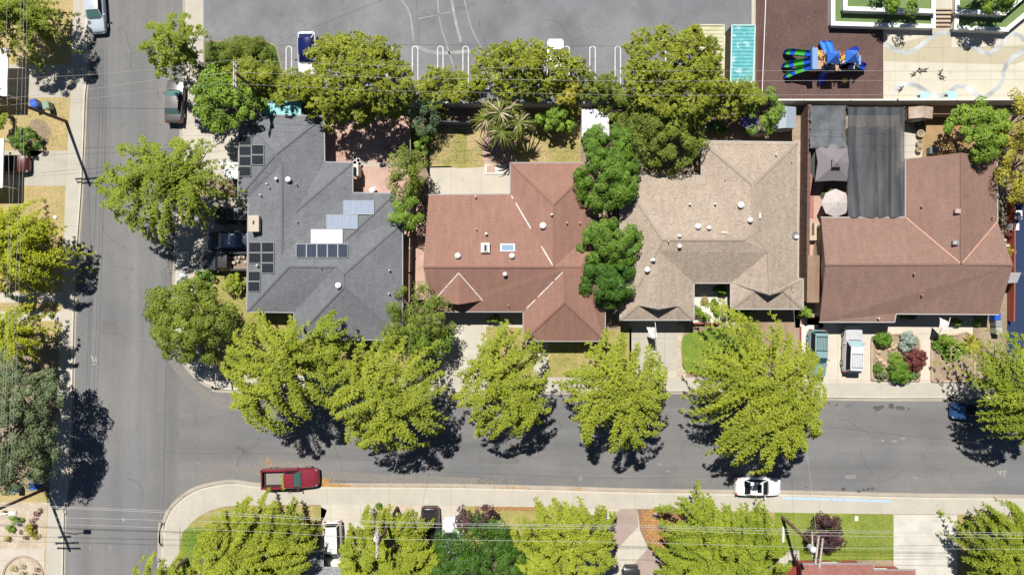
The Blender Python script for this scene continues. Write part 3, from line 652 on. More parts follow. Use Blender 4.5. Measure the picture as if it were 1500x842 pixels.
V3 = dict(a=(1028, 207, E), b=(1168, 209, E), c=(1168, 409, E), d=(1176, 409, E), e=(1176, 452, E), f=(1071, 452, E), g=(1071, 414, E), h=(1016, 414, E), i=(1016, 468, E), j=(909, 468, E), k=(909, 258, E), l=(1028, 258, E),
          R1=(1103, 271, 4.4), R2=(1103, 342, 4.55), R3=(1089, 351, 4.65), R4=(971, 351, 4.65), L1=(966, 368, 4.3), T=(964.5, 453, 4.25), WL=(934, 447, 3.3), WR=(995, 448, 3.3), F1=(1126, 370, 4.2), FT=(1127.5, 432, 4.15), FL=(1104, 427, 3.35), FR=(1149, 427, 3.35))
F3 = [('a', 'b', 'R1'), ('b', 'c', 'F1', 'R2', 'R1'), ('c', 'd', 'e', 'FR', 'FT', 'F1'), ('e', 'f', 'FL', 'FR'), ('f', 'g', 'F1', 'FT', 'FL'), ('g', 'h', 'L1', 'R4', 'R3', 'R2', 'F1'), ('h', 'i', 'WR', 'T', 'L1'), ('i', 'j', 'WL', 'WR'), ('j', 'k', 'R4', 'L1', 'T', 'WL'), ('k', 'l', 'R3', 'R4'), ('l', 'a', 'R1', 'R2', 'R3')]
H3 = house('tan_house', 'tan shingled house with a small open courtyard notched into its front', V3, list('abcdefghijkl'), F3, M_SH3, M_CAP3,
           [('a', 'R1'), ('b', 'R1'), ('R1', 'R2'), ('R2', 'R3'), ('R3', 'R4'), ('k', 'R4'), ('L1', 'T'), ('F1', 'FT'), ('j', 'WL'), ('i', 'WR'), ('f', 'FL'), ('e', 'FR'), ('R2', 'F1')], M_TANW, M_GUTW,
           [(8, .45, 4.9, .15, 2.3, 'garage'), (4, .5, 2.2, .9, 2.1, 'window'), (6, .35, 1.0, .15, 2.25, 'door'), (6, .75, 1.2, .9, 2.1, 'window'), (0, .5, 2.4, .9, 2.1, 'window'), (1, .5, 1.5, 1., 2.1, 'window'), (9, .5, 1.5, 1., 2.1, 'window')], cap_w=.26)
for nm, (l_, r__, t) in (('x', ('WL', 'WR', 'T')), ('y', ('FL', 'FR', 'FT'))):
    o_ = Vector(H3.root.location); l0, r0, t0 = [P(*V3[q]) - o_ for q in (l_, r__, t)]
    b = MB(); e_ = Vector((0, -.16, -.04)); b.add([l0, t0, r0, l0 + Vector((0, .02, -.1)), t0 + Vector((0, .05, -.1)), r0 + Vector((0, .02, -.1)), t0 + e_], [(0, 6, 1), (1, 6, 2), (0, 3, 4), (0, 4, 6), (6, 4, 5), (6, 5, 2), (3, 5, 4)])
    b.build('shaded_gable_end', M_DARK, H3.root)  # near-black V painted in for the shade below the gable tip
for x, y, r in [(1083.5, 301, .30), (1097, 323, .24), (1021, 332, .27), (1037, 334, .2), (1009, 300, .11), (1046, 299.5, .11), (1135, 228, .09), (1158, 237, .05), (1060.5, 263.5, .05), (994, 346, .16), (994, 361, .2), (956, 381, .18), (947, 395, .26), (978, 354, .06)]: roof_vent(H3, x, y, r)
for (x, y, sx, sy) in [(1061, 340.5, .6, .14), (1113, 316, .18, .5), (955, 381, .3, .25)]:
    b = WB(); b.box(on_roof(H3, x, y, .08), (sx, sy, .16)); b.build('roof_vent', M_OFFW, H3.root)
b = WB(); p = on_roof(H3, 1158, 421, -.1); b.cyl((p.x, p.y, p.z), .035, 1.1, 8); b.build('vent_pipe', M_METAL, H3.root)

V4 = dict(a=(1203, 319, E), b=(1327, 319, E), c=(1327, 233, E), r=(1408, 224, 4.7), d=(1460, 232, E), e=(1461, 324, E), s=(1484, 388, 4.7), f=(1463, 460, E), g=(1312, 459, E), k=(1310, 471, 2.6), h=(1201, 471, 2.6), q=(1209, 388, 4.7), M=(1408, 387, 4.7))
F4 = [('a', 'b', 'M', 'q'), ('b', 'c', 'r', 'M'), ('r', 'd', 'e', 'M'), ('e', 's', 'M'), ('q', 'M', 's', 'f', 'g', 'k', 'h')]
H4 = house('brown_gabled_house', 'long brown shingled gable house with pinkish valley lines, beside the black shade cloth', V4, ['a', 'b', 'c', 'r', 'd', 'e', 's', 'f', 'g', 'k', 'h', 'q'], F4, M_SH4, M_CAP4,
           [('q', 'M'), ('M', 's'), ('r', 'M')], M_BEIGE, M_GUTW,
           [(9, .5, 4.9, .15, 2.3, 'garage'), (7, .3, 2.2, .9, 2.1, 'window'), (7, .62, 1.0, .15, 2.25, 'door'), (7, .85, 1.5, .9, 2.1, 'window'), (0, .5, 2.4, .15, 2.2, 'window'), (2, .5, 1.8, .9, 2.1, 'window')],
           flash=[('b', 'M', 0, .98), ('e', 'M', 0.0, .98)], mflash=M_PINKF)
for x, y, r in [(1402, 309.5, .24), (1399, 355.5, .2)]:
    b = WB(); b.box(on_roof(H4, x, y, .16), (.5, .42, .34)); o = b.build('roof_vent', M_PINKF if y < 320 else M_METAL, H4.root)
    b = MB(); b.box(on_roof(H4, x, y, .345) - Vector(H4.root.location), (.36, .28, .03)); b.build('louvre', M_GUTW, o)
for x, y in [(1346.5, 303.5), (1451, 319), (1336, 401), (1347.5, 432), (1284, 466), (1457.5, 246.5)]: roof_vent(H4, x, y, .09, m=M_PINKF if x != 1284 else M_WHITE)

V5 = dict(a=(296, 806, E), b=(472.5, 809, E), c=(472.5, 831, E), d=(546, 833, E), e=(546, 960, E), f=(296, 960, E), R1=(420, 862, 4.2), R2=(470, 895, 4.4), R3=(345, 862, 4.2))
H5 = house('speckled_grey_house', 'speckled grey shingle roof of the house cut by the bottom edge, behind the yellow-green trees', V5, list('abcdef'), [('a', 'b', 'R1', 'R3'), ('b', 'c', 'R2', 'R1'), ('c', 'd', 'R2'), ('d', 'e', 'R2'), ('e', 'f', 'R3', 'R1', 'R2'), ('f', 'a', 'R3')], M_SH5, M_CAP1, [('b', 'R1'), ('a', 'R3'), ('R3', 'R1'), ('d', 'R2')], M_GREYW, M_GUTG, [(2, .5, 3.6, .15, 2.3, 'garage'), (0, .4, 1.8, .9, 2.1, 'window')])
V6 = dict(a=(1173, 826, E), b=(1279, 826, E), b2=(1279, 835, E), c=(1341, 835, E), d=(1341, 960, E), e=(1173, 960, E), q=(1171, 893, 4.4), s=(1346, 893, 4.4), x=(1276, 893, 4.4))
H6 = house('rose_brown_house', 'rose-brown roof of the house cut by the bottom edge, below the green lawn', V6, ['a', 'b', 'b2', 'c', 's', 'd', 'e', 'q'], [('a', 'b', 'x', 'q'), ('b', 'b2', 'x'), ('b2', 'c', 's', 'x'), ('q', 'x', 's', 'd', 'e')], M_SH6, M_CAP2, [('q', 'x'), ('x', 's')], M_RED, M_GUTG, [(0, .5, 1.8, .9, 2.1, 'window'), (2, .5, 1.5, .9, 2.1, 'window')])
b = WB(); b.poly([P(1148, 831, 2.2), P(1174, 829, 2.2), P(1174, 860, 2.2), P(1148, 860, 2.2)], .12); b.build('porch_roof', plain('dark_red_paint', (.22, .04, .03), .6), H6.root)
# ================================================================ WALLS, FENCES, YARD STRUCTURES
def run_wall(name, pts, hgt, th, m, label, cat, cap=None, z=Z0, posts=None):
    """free-standing wall or fence along ground pixels"""
    W_ = [P(x, y, z) for x, y in pts]; root = thing(name, W_[0], label, cat)
    b = WB()
    for p, q in zip(W_, W_[1:]): b.bar(p + Vector((0, 0, hgt / 2)), q + Vector((0, 0, hgt / 2)), th, hgt)
    b.build('panel', m, root)
    if cap:
        b = WB()
        for p, q in zip(W_, W_[1:]): b.bar(p + Vector((0, 0, hgt + .03)), q + Vector((0, 0, hgt + .02)), max(.05, th - .04), .05)
        b.build('cap', cap, root)
    if posts:
        for p, q in zip(W_, W_[1:]):
            n = max(1, int((q - p).length / posts))
            for k in range(n + 1):
                c = p.lerp(q, k / n); b = WB(); b.box(c + Vector((0, 0, hgt / 2 + .06)), (.13, .13, hgt + .12)); b.build('post', cap or m, root)
    return root
run_wall('masonry_wall', [(1100, 153.5), (1300, 153.5), (1470, 153), (1620, 153)], 1.9, .2, plain('wall_render', (.46, .44, .41), .9, var=.08), 'long pale wall between the playground and the shaded back gardens', 'wall', M_OFFW, posts=4.6)
run_wall('masonry_wall', [(585, 156), (700, 157), (870, 157), (930, 157)], 1.7, .2, plain('wall_render', (.46, .44, .41), .9), 'pale wall behind the dry back lawn, half hidden by the row of trees', 'wall', M_OFFW)
run_wall('masonry_wall', [(395, 153), (470, 153), (585, 156)], 1.6, .15, M_WOOD, 'back wall behind the grey house under the wide dark tree', 'wall')
run_wall('school_wall', [(1118, -60), (1114, 0), (1108, 152)], 1.6, .09, plain('rosy_brick', (.30, .17, .15), .9, var=.12), 'low rosy wall with white coping along the left side of the playground surface', 'wall', M_WHITE)
run_wall('wood_fence', [(604, 180), (605, 240), (604, 330), (603, 400), (603, 458)], 1.8, .07, M_WOOD, 'weathered wooden fence between the grey house and the red-brown house', 'fence', M_WOODP, posts=2.4)
run_wall('wood_fence', [(625, 182), (625, 245)], 1.6, .07, M_WOOD, 'short wooden fence on the left side of the dry back lawn', 'fence', None, posts=2.4)
run_wall('wood_fence', [(635, 183), (690, 184)], 1.7, .07, plain('slate_fence', (.10, .12, .15), .7), 'slate-dark fence at the back of the dry lawn, left of the palm', 'fence')
run_wall('wood_fence', [(901, 200), (901, 300), (901, 440)], 1.7, .07, M_WOOD, 'wooden fence beneath the round green trees between red-brown and tan houses', 'fence', None, posts=2.4)
run_wall('wood_fence', [(1175, 160), (1174, 260), (1173, 330), (1172.5, 405)], 1.9, .30, mottle('dark_ribbed_fence', (.10, .065, .05), (.18, .125, .10), 1, 10, None, stretch=(1, 5, 1)), 'dark brown slatted fence along the right side of the tan house', 'fence')
run_wall('garden_wall', [(1477, 290), (1477, 400), (1476, 470)], 1.0, .12, M_RED, 'red brick garden wall along the right side of the brown gabled house', 'wall')
run_wall('garden_wall', [(1011, 473), (1052, 474)], .5, .14, M_RED, 'low red brick wall closing the front of the small courtyard', 'wall')
run_wall('side_gate', [(608, 439), (622, 439)], 1.6, .06, M_DARK, 'dark gate between the wooden fence and the red-brown house', 'gate')
run_wall('wood_fence', [(1338, 172), (1470, 172)], 1.5, .06, M_WOOD, 'wooden fence behind the ochre soil yard at the upper right', 'fence')
run_wall('garden_edging', [(1172, 478), (1172, 560)], .25, .10, M_RED, 'low red edging beside the white pebble strip near the teal car', 'edging')
run_wall('retaining_edge', [(-30, 170), (10, 165)], 1.0, .06, M_WOOD, 'short brown fence at the left edge between the two white carports', 'fence')
# planters in front of the brown house
def planter(pts, label):
    c = P(*pts[0], Z0); root = thing('kerb_planter', c, label, 'planter bed'); W_ = [P(x, y, Z0) for x, y in pts]
    b = WB(); n = len(W_)
    for i in range(n): b.bar(W_[i] + Vector((0, 0, .1)), W_[(i + 1) % n] + Vector((0, 0, .1)), .16, .22)
    b.build('edging', mottle('tan_edging', (.40, .29, .20), (.48, .37, .27), 1, 8, None), root)
    b = WB(); b.poly([p + Vector((0, 0, .09)) for p in W_], .06); b.build('soil', mottle('planter_soil', (.27, .20, .14), (.36, .28, .20), 1.2, 9, (.48, .38, .28), .5, 8, bmp=.6), root)
planter(smooth_line([(1276, 556), (1276, 500), (1279, 494), (1285, 491), (1310, 489), (1335, 490), (1343, 495), (1346, 506), (1346, 557)], 2), 'square planter bed of shrubs and stones between the two front drives')
planter(smooth_line([(1364, 558), (1364, 505), (1368, 495), (1377, 491), (1400, 490), (1425, 491), (1425, 558)], 2), 'planter bed with green ground cover and a spiky plant near the right tree')
M_STONE = mottle('tan_boulder', (.42, .31, .20), (.52, .41, .29), 3, 9, None)
def rock(x, y, r, label, z=Z0 + .09, m=None, grp='stones in the planter bed'):
    c = P(x, y, z); b = MB(); n = 9; rr = random.Random(int(x * 13 + y))
    prof = [(r * .9, 0), (r, r * .3), (r * .75, r * .7), (r * .25, r * .9)]; vs = []
    for pr, pz in prof:
        for k in range(n):
            t = 2 * math.pi * k / n; q = pr * rr.uniform(.75, 1.15); vs.append((c.x + q * math.cos(t), c.y + q * math.sin(t) * .8, c.z + pz))
    b.add(vs, [(i * n + k, i * n + (k + 1) % n, (i + 1) * n + (k + 1) % n, (i + 1) * n + k) for i in range(3) for k in range(n)] + [tuple(3 * n + k for k in range(n)), tuple(range(n))[::-1]])
    return tag(b.build('stone', m or M_STONE, smooth=False), label, 'stone', grp)
for i, (x, y, r) in enumerate([(1287, 515, .3), (1290, 510, .22), (1297, 507, .25), (1303, 505, .34), (1308, 509, .3), (1306, 503, .2), (1285, 523, .2), (1290, 527, .3), (1295, 532, .34), (1299, 537, .25), (1302, 512, .22), (1312, 506, .25), (1284, 520, .15)]):
    rock(x, y, r, 'tan boulder in the square planter bed between the front drives')
for i, (x, y, r) in enumerate([(1472, 352, .2), (1476, 360, .22), (1482, 430, .25), (1481, 440, .28), (1483, 450, .22), (1480, 458, .25), (1482, 420, .2)]):
    rock(x, y, r, 'white stone beside the right brick wall, %s from the top' % {352: 'first', 360: 'second', 420: 'third', 430: 'fourth', 440: 'fifth', 450: 'sixth', 458: 'seventh'}[y], m=plain('white_stone', (.55, .52, .47), .9, var=.2), grp='white stones along the brick wall')
for i, (x, y, r) in enumerate([(266, 385, .45), (271, 395, .5), (268, 404, .45), (273, 374, .4), (264, 411, .4), (274, 412, .35)]):
    rock(x, y, r, '%s of the pale boulders on the corner pavement edge' % {374: 'topmost', 385: 'second from the top', 395: 'third from the top', 404: 'fourth from the top', 411: 'left one of the lowest two', 412: 'right one of the lowest two'}[y], m=plain('pale_boulder', (.50, .51, .52), .9, var=.15), grp='pale boulders by the corner drive', z=Z0)

# ---- containers
def container(corners, m, label, ridges=16):
    W_ = [P(x, y, 2.6) for x, y in corners]; c = sum(W_, Vector()) / 4; root = thing('shipping_container', (c.x, c.y, Z0), label, 'shipping container', 'containers at the end of the car park')
    b = WB(); z0 = Z0 + .1; n = 46
    A, B, C_, D = W_      # tl, tr, br, bl
    def side(p, q):
        vs = []; d = (q - p); L_ = d.length; d.normalize(); nr = Vector((d.y, -d.x, 0)); k = int(L_ / .28) * 4; 
        for i in range(k + 1):
            off = (0, -.05, -.05, 0)[i % 4]; s_ = p + d * (L_ * i / k) + nr * off
            vs += [(s_.x, s_.y, z0), (s_.x, s_.y, 2.58)]
        b.add(vs, [(2 * i, 2 * i + 1, 2 * i + 3, 2 * i + 2) for i in range(k)])
    side(A, D); side(D, C_); side(C_, B); side(B, A)
    b.build('side_walls', m[0], root)
    b = WB(); d = (D - A); k = ridges * 4; vs = []
    for i in range(k + 1):
        dz = (0, 0, -.045, -.045)[i % 4]; t = i / k
        for e in (A.lerp(D, t), B.lerp(C_, t)): vs.append((e.x, e.y, 2.60 + dz))
    b.add(vs, [(2 * i, 2 * i + 2, 2 * i + 3, 2 * i + 1) for i in range(k)]); b.build('roof', m[1], root)
    b = WB()
    for p, q in ((A, B), (B, C_), (C_, D), (D, A)):
        b.bar(p + Vector((0, 0, .0)), q + Vector((0, 0, .0)), .12, .12); b.bar(Vector((p.x, p.y, z0)), Vector((q.x, q.y, z0)), .12, .14); b.bar(Vector((p.x, p.y, z0)), p, .12, .12)
    b.build('frame', m[2], root)
    for t in (.25, .75):
        b = WB(); q = D.lerp(C_, t); b.box((q.x, q.y - .08, 1.35), (1.05, .05, 2.3)); b.build('door', m[0], root)
container([(1026, 37), (1060.5, 37), (1060, 127), (1025, 127)], (plain('cream_steel', (.50, .48, .33), .6, var=.1), mottle('cream_steel_top', (.46, .45, .29), (.54, .53, .38), 1, 6, (.42, .30, .18), .5, 3), plain('cream_steel_frame', (.52, .50, .36), .6)), 'cream ribbed shipping container, the left of the two by the playground')
container([(1072, 37.5), (1106, 37.5), (1103, 121), (1070, 121)], (mottle('rusty_tan_steel', (.36, .26, .18), (.42, .33, .24), 2, 8, None), mottle('turquoise_steel', (.09, .34, .37), (.15, .42, .44), 1.2, 5, (.50, .62, .62), .7, 1.6, w3=(.56, .64)), plain('pale_teal_frame', (.40, .60, .58), .6)), 'turquoise roofed shipping container beside the playground wall')

# ---- school planters
def terrace(pts, hgt, label, zb=Z0, wdt=.42, name='planter_wall', closed=False):
    root = thing(name, P(*pts[0], zb), label, 'planter wall')
    b = WB(); n = len(pts)
    W_ = [P(x, y, zb + hgt) for x, y in pts]
    for i in range(n - 1): b.bar(W_[i] - Vector((0, 0, hgt / 2)), W_[i + 1] - Vector((0, 0, hgt / 2)), wdt - .06, hgt)
    b.build('wall', M_OFFW, root)
    b = WB()
    a = offset_line(pts, 3); c_ = offset_line(pts, -3)
    for i in range(n - 1):
        b.bar(W_[i] + Vector((0, 0, .02 + i * .002)), W_[i + 1] + Vector((0, 0, .02 + i * .002)), wdt, .1)
    for i, q in enumerate(W_[1:-1]): b.box(q + Vector((0, 0, .03)), (wdt, wdt, .1))
    b.build('coping', plain('white_coping', (.74, .74, .72), .7, var=.05), root)
sheet('school_lawn', [(1221, -200), (1221, 33), (1366, 37), (1366, -200)], .75, M_TURF, .5)
sheet('school_lawn', [(1240, -200), (1240, 12), (1366, 15), (1366, -200)], 1.35, M_TURF, .5)
sheet('school_lawn', [(1403, -200), (1403, 40), (1470, 43), (1530, -5), (1900, -200)], .75, M_TURF, .5)
sheet('school_lawn', [(1403, -200), (1403, 20), (1465, 22), (1530, -30), (1800, -200)], 1.35, M_TURF, .5)
terrace([(1220, -200), (1220, 35), (1367, 39), (1367, 14)], .8, 'white planter wall bordering the outer lawn terrace above the playground')
terrace([(1238, -200), (1238, 13), (1367, 17), (1367, -200)], 1.4, 'white planter wall bordering the upper lawn terrace left of the steps')
terrace([(1402, 16), (1400, 41), (1474, 44), (1540, -10), (1700, -150)], .8, 'white planter wall bordering the outer lawn right of the steps')
terrace([(1402, -200), (1402, 17), (1470, 20), (1540, -40), (1700, -190)], 1.4, 'white planter wall bordering the upper lawn right of the steps')
st = thing('school_steps', P(1384, 37, Z0), 'concrete steps with wooden nosings between the two lawn terraces', 'steps')
for k in range(5):
    y = 38 - 6 * k; b = WB(); z = Z0 + .17 * (k + 1)
    b.poly([P(1369, y, z), P(1398, y, z), P(1398, (y - 6.2) if k < 4 else -120, z), P(1369, (y - 6.2) if k < 4 else -120, z)], .17 * (k + 1)); o = b.build('step', M_DRIVE, st)
    b = WB(); b.bar(P(1369, y, z + .012), P(1398, y, z + .012), .12, .03); b.world = True
    b.build('step', mottle('tan_nosing', (.36, .26, .15), (.42, .31, .19), 2, 8, None), st, label='tan wooden nosing')

# ---- playground
pg = thing('play_structure', P(1195, 95, Z0), 'blue play structure with striped slides and two peaked roofs on the brown surface', 'play structure')
def PL(x, y, z): return P(x, y, z) - Vector(pg.location)
M_PB = plain('play_blue', (.012, .07, .45), .3); M_PB2 = plain('play_roof_blue', (.04, .15, .55), .45); M_PG = plain('play_green', (.05, .32, .035), .4); M_PY = plain('play_yellow', (.75, .50, .08), .4); M_PR = plain('play_red', (.60, .04, .03), .4)
M_PN = plain('play_navy', (.01, .03, .35), .35); M_PD = plain('play_deck_tan', (.38, .28, .18), .7); M_PLB = plain('play_light_blue', (.18, .32, .60), .4)
def chute(pts, w_, mats, nseg):
    """open half-pipe slide built in coloured segments"""
    pts = [PL(*p) for p in pts]; path = []
    for i in range(len(pts) - 1):
        for t in np.linspace(0, 1, 6, endpoint=False): path.append(pts[i].lerp(pts[i + 1], t))
    path.append(pts[-1]); n = len(path); per = (n - 1) / nseg; par = None
    ring = [(-1, .28), (-1.04, .34), (-1.1, .3), (-1.0, -.02), (-.7, -.2), (0, -.28), (.7, -.2), (1.0, -.02), (1.1, .3), (1.04, .34), (1, .28), (.86, .06), (.5, -.08), (0, -.14), (-.5, -.08), (-.86, .06)]
    for s_ in range(nseg):
        i0, i1 = round(s_ * per), round((s_ + 1) * per); b = MB(); vs = []; m = len(ring)
        for i in range(i0, i1 + 1):
            d = (path[min(i + 1, n - 1)] - path[max(i - 1, 0)]); d.z = 0; d.normalize(); sd = Vector((d.y, -d.x, 0))
            wk = w_ / 2 * (min(1, .5 + .5 * math.sqrt(min(1, i / 3.0))) if len(mats) > 1 or True else 1)
            for (u, v) in ring: vs.append(path[i] + sd * u * wk + Vector((0, 0, v)))
        k = i1 - i0 + 1
        b.add(vs, [(i * m + j, i * m + (j + 1) % m, (i + 1) * m + (j + 1) % m, (i + 1) * m + j) for i in range(k - 1) for j in range(m)] + [tuple(range(m))[::-1], tuple((k - 1) * m + j for j in range(m))])
        o = b.build('slide' if s_ == 0 else 'slide_segment', mats[s_ % len(mats)], pg if s_ == 0 else par, smooth=True)
        if s_ == 0: par = o
st5 = [M_PB, M_PG, M_PB, M_PG, M_PB]
chute([(1148, 77, .5), (1160, 77.5, .8), (1189, 80, 2.0)], .60, st5, 5)
chute([(1146, 97, .5), (1158, 95, .8), (1188, 89, 2.0)], .60, st5, 5)
chute([(1149, 113, .5), (1160, 107, .8), (1188, 97.5, 2.0)], .60, st5, 5)
chute([(1203, 61, .45), (1205, 67, .8), (1211, 80, 1.7)], .62, [plain('play_mid_blue', (.05, .22, .66), .3)], 1)
chute([(1212, 61, .45), (1214, 67, .8), (1217, 80, 1.7)], .62, [plain('play_mid_blue', (.05, .22, .66), .3)], 1)
chute([(1202, 124, .4), (1204, 112, .9), (1208, 100, 1.7)], .7, [M_PN], 1)
chute([(1267, 100, .4), (1262, 98, .6), (1255, 96, 1.4)], .7, [M_PB], 1)
b = MB(); b.tube([PL(1252, 74, 1.0), PL(1248, 77, 1.6), PL(1243, 80, 1.9)], .42, 14); b.build('tube_slide', M_PN, pg, smooth=True)
b = MB(); b.box(PL(1192.5, 87, 2.35), (.55, 2.1, .45)); b.box(PL(1189, 87, 2.2), (.1, 2.2, .9)); b.build('slide_hood', M_PLB, pg)
for (x, y, sx, sy) in [(1199, 88, 1.3, 1.9), (1221, 86, 1.35, 1.35), (1248, 87, 1.35, 1.35), (1215, 99, 1.0, 1.0), (1233, 99, 1.2, .7), (1240, 95, 1.6, .9)]:
    b = MB(); b.box(PL(x, y, 1.6), (sx, sy, .08)); b.build('deck', M_PD if x != 1240 else plain('deck_grey', (.35, .37, .36), .7), pg)
def peaked(x, y, w_, z):
    c = PL(x, y, z); b = MB(); h_ = w_ / 2; n = 4
    base = [Vector((c.x + sx * h_, c.y + sy * h_, c.z)) for sx, sy in ((-1, -1), (1, -1), (1, 1), (-1, 1))]; top = c + Vector((0, 0, .75))
    b.add(base + [top] + [p - Vector((0, 0, .1)) for p in base], [(0, 1, 4), (1, 2, 4), (2, 3, 4), (3, 0, 4), (0, 5, 6, 1), (1, 6, 7, 2), (2, 7, 8, 3), (3, 8, 5, 0), (8, 7, 6, 5)])
    b.build('peaked_roof', M_PB2, pg)
    for sx, sy in ((-1, -1), (1, -1), (1, 1), (-1, 1)):
        b = MB(); b.tube([(c.x + sx * (h_ - .15), c.y + sy * (h_ - .15), 0), (c.x + sx * (h_ - .15), c.y + sy * (h_ - .15), c.z)], .05, 8); b.build('post', M_PB, pg)
peaked(1221, 84, 1.22, 3.3); peaked(1248, 83, 1.22, 3.3)
def ladder(p, q, w_, m, n=6, name='ladder'):
    p, q = PL(*p), PL(*q); d = (q - p).normalized(); s_ = d.cross(Vector((0, 0, 1))).normalized() * w_ / 2; b = MB()
    b.tube([p - s_, q - s_], .045, 6); b.tube([p + s_, q + s_], .045, 6)
    o = b.build(name, m, pg); b = MB()
    for k in range(n): c = p.lerp(q, (k + .5) / n); b.bar(c - s_, c + s_, .1, .05)
    b.build('rungs', M_PY, o)
ladder((1193, 72, 2.4), (1206, 85, 1.7), .5, M_PR); ladder((1190, 103, .6), (1208, 92, 1.8), .6, M_PR, 7); ladder((1186, 73, 1.2), (1196, 82, 2.2), .35, M_PY); ladder((1229, 88, 1.7), (1240, 79, 1.7), .5, M_PR, 6, 'bridge')
b = MB(); b.box(PL(1249, 98, 1.3), (1.2, .5, .06), .2); b.build('climbing_panel', plain('play_dark_green', (.03, .25, .05), .4), pg)
b = MB(); b.bar(PL(1218, 96, 1.7), PL(1235, 101, 1.2), .4, .06); b.bar(PL(1224, 98, .9), PL(1232, 97, 1.5), .4, .06); b.build('climber', plain('play_tan_rope', (.55, .40, .22), .6), pg)
b = MB(); b.tube([PL(1257, 88, .1), PL(1257, 88, 2.4)], .1, 8); b.box(PL(1257, 90, 1.9), (.2, .9, .8)); b.build('side_panel', M_PLB, pg)
for (x, y) in [(1194, 82), (1194, 94), (1206, 96), (1229, 101), (1257, 97), (1208, 81)]:
    b = MB(); b.tube([PL(x, y, 0), PL(x, y, 2.3)], .05, 8); b.build('post', M_PR, pg)
b = MB(); c = PL(1234, 120, .1); b.lathe(c, [(.1, 0), (.16, .2), (.28, .5), (.1, .62)], 10); b.build('bouncer_seat', M_PY, pg)
# picnic tables
for (x, y, lb) in [(1349, 146, 'pale turquoise picnic table by the school wall, the left one'), (1389, 145, 'pale turquoise picnic table by the school wall, the right one near the stripe')]:
    t = thing('picnic_table', P(x, y, Z0), lb, 'picnic table', 'picnic tables on the plaza'); m = plain('pale_turquoise', (.35, .62, .66), .5, var=.08)
    b = MB(); b.box((0, 0, .74), (.95, .72, .05)); b.build('table_top', m, t)
    for s_ in (-1, 1): b = MB(); b.box((0, s_ * .55, .45), (.95, .22, .05)); b.build('bench', m, t)
    b = MB(); b.cyl((0, 0, 0), .06, .72, 8); b.bar((0, -.55, .4), (0, .55, .4), .06, .06); b.build('frame', M_METAL, t)
# little iron chairs whose shapes show as small dark figures
def stool(x, y, a, lb):
    t = thing('play_rider', P(x, y, Z0), lb, 'small play figure', 'small dark play figures on the plaza', rz=a); t.scale = (.8, .8, .8); m = plain('dark_bronze', (.09, .065, .05), .7)
    b = MB(); b.box((0, 0, .35), (.42, .12, .14)); b.box((.25, 0, .5), (.16, .1, .18), .3)
    for sx, sy in ((-.18, -.1), (.18, -.1), (-.18, .1), (.18, .1)): b.bar((sx * .8, sy * .5, .3), (sx * 1.5, sy * 2.2, .01), .06, .05)
    b.build('body', m, t)
    b = MB(); b.bar((-.2, 0, .38), (-.42, .08, .5), .05, .05); b.build('tail', m, t)
for i, (x, y, a) in enumerate([(1337, 109, .6), (1346, 104, 2.4), (1353, 103, .2), (1376, 107, 1.2), (1379, 114, 2.8), (1318, 131, .9)]):
    stool(x, y, a, ['dark four-legged play figure, leftmost of the three in a row on the plaza', 'dark four-legged play figure in the middle of the three on the plaza', 'dark four-legged play figure, rightmost of the three in a row on the plaza', 'upper dark play figure of the pair right of the row of three', 'lower dark play figure of the pair right of the row of three', 'dark play figure standing on the lower left end of the wavy stripe'][i])

# ---- sheds
def gable_shed(corners, z, rise, m, mw, label, name='garden_shed', along='y', cat='shed'):
    W_ = [P(x, y, z) for x, y in corners]; c = sum(W_, Vector()) / 4; root = thing(name, (c.x, c.y, Z0), label, cat)
    A, B, C_, D = W_
    if along == 'y': r1 = (A + B) / 2; r2 = (C_ + D) / 2
    else: r1 = (A + D) / 2; r2 = (B + C_) / 2
    r1 = r1 + Vector((0, 0, rise)); r2 = r2 + Vector((0, 0, rise)); b = WB(); dn = Vector((0, 0, .07))
    top = [A, B, C_, D, r1, r2]; low = [v - dn for v in top]
    if along == 'y': fs = [(0, 3, 5, 4), (4, 5, 2, 1)]; ed = [(0, 4), (4, 1), (1, 2), (2, 5), (5, 3), (3, 0)]
    else: fs = [(0, 4, 5, 1), (3, 2, 5, 4)]; ed = [(0, 1), (1, 5), (5, 2), (2, 3), (3, 4), (4, 0)]
    b.add(top + low, fs + [tuple(i + 6 for i in f[::-1]) for f in fs] + [(i, j, j + 6, i + 6) for i, j in ed])
    o = b.build('roof', m, root); bm = bmesh.new(); bm.from_mesh(o.data); bmesh.ops.recalc_face_normals(bm, faces=bm.faces); bm.to_mesh(o.data); bm.free()
    b = WB(); ins = [p.lerp(c, .06) for p in W_]
    b.add([(p.x, p.y, Z0) for p in ins] + [(p.x, p.y, z - .05) for p in ins], [(0, 1, 5, 4), (1, 2, 6, 5), (2, 3, 7, 6), (3, 0, 4, 7)][::-1]); b.build('wall', mw, root)
    b = WB(); q = (ins[2] + ins[3]) / 2; b.box((q.x, q.y - .03, Z0 + .9), (.8, .05, 1.7)); b.build('door', M_GREYW, root)
    return root
gable_shed([(852, 160), (891, 160), (893, 199), (852, 201)], 2.2, .15, plain('white_shed_roof', (.56, .57, .58), .6, var=.05), M_WHITE, 'white flat metal shed at the right end of the dry back lawn', along='x')
gable_shed([(1135, 157), (1166, 157), (1166, 188), (1133, 189)], 2.1, .35, plain('blue_grey_shed_roof', (.27, .32, .37), .55, var=.06), M_GREYW, 'blue-grey shed behind the tan house, against the school wall')
gable_shed([(1331, 157), (1367, 157), (1366, 174), (1331, 174)], 1.9, .45, mottle('weathered_shed_roof', (.30, .22, .16), (.46, .38, .32), 1, 6, None), M_WOOD, 'weathered brown shed against the school wall, left of the bright tree')
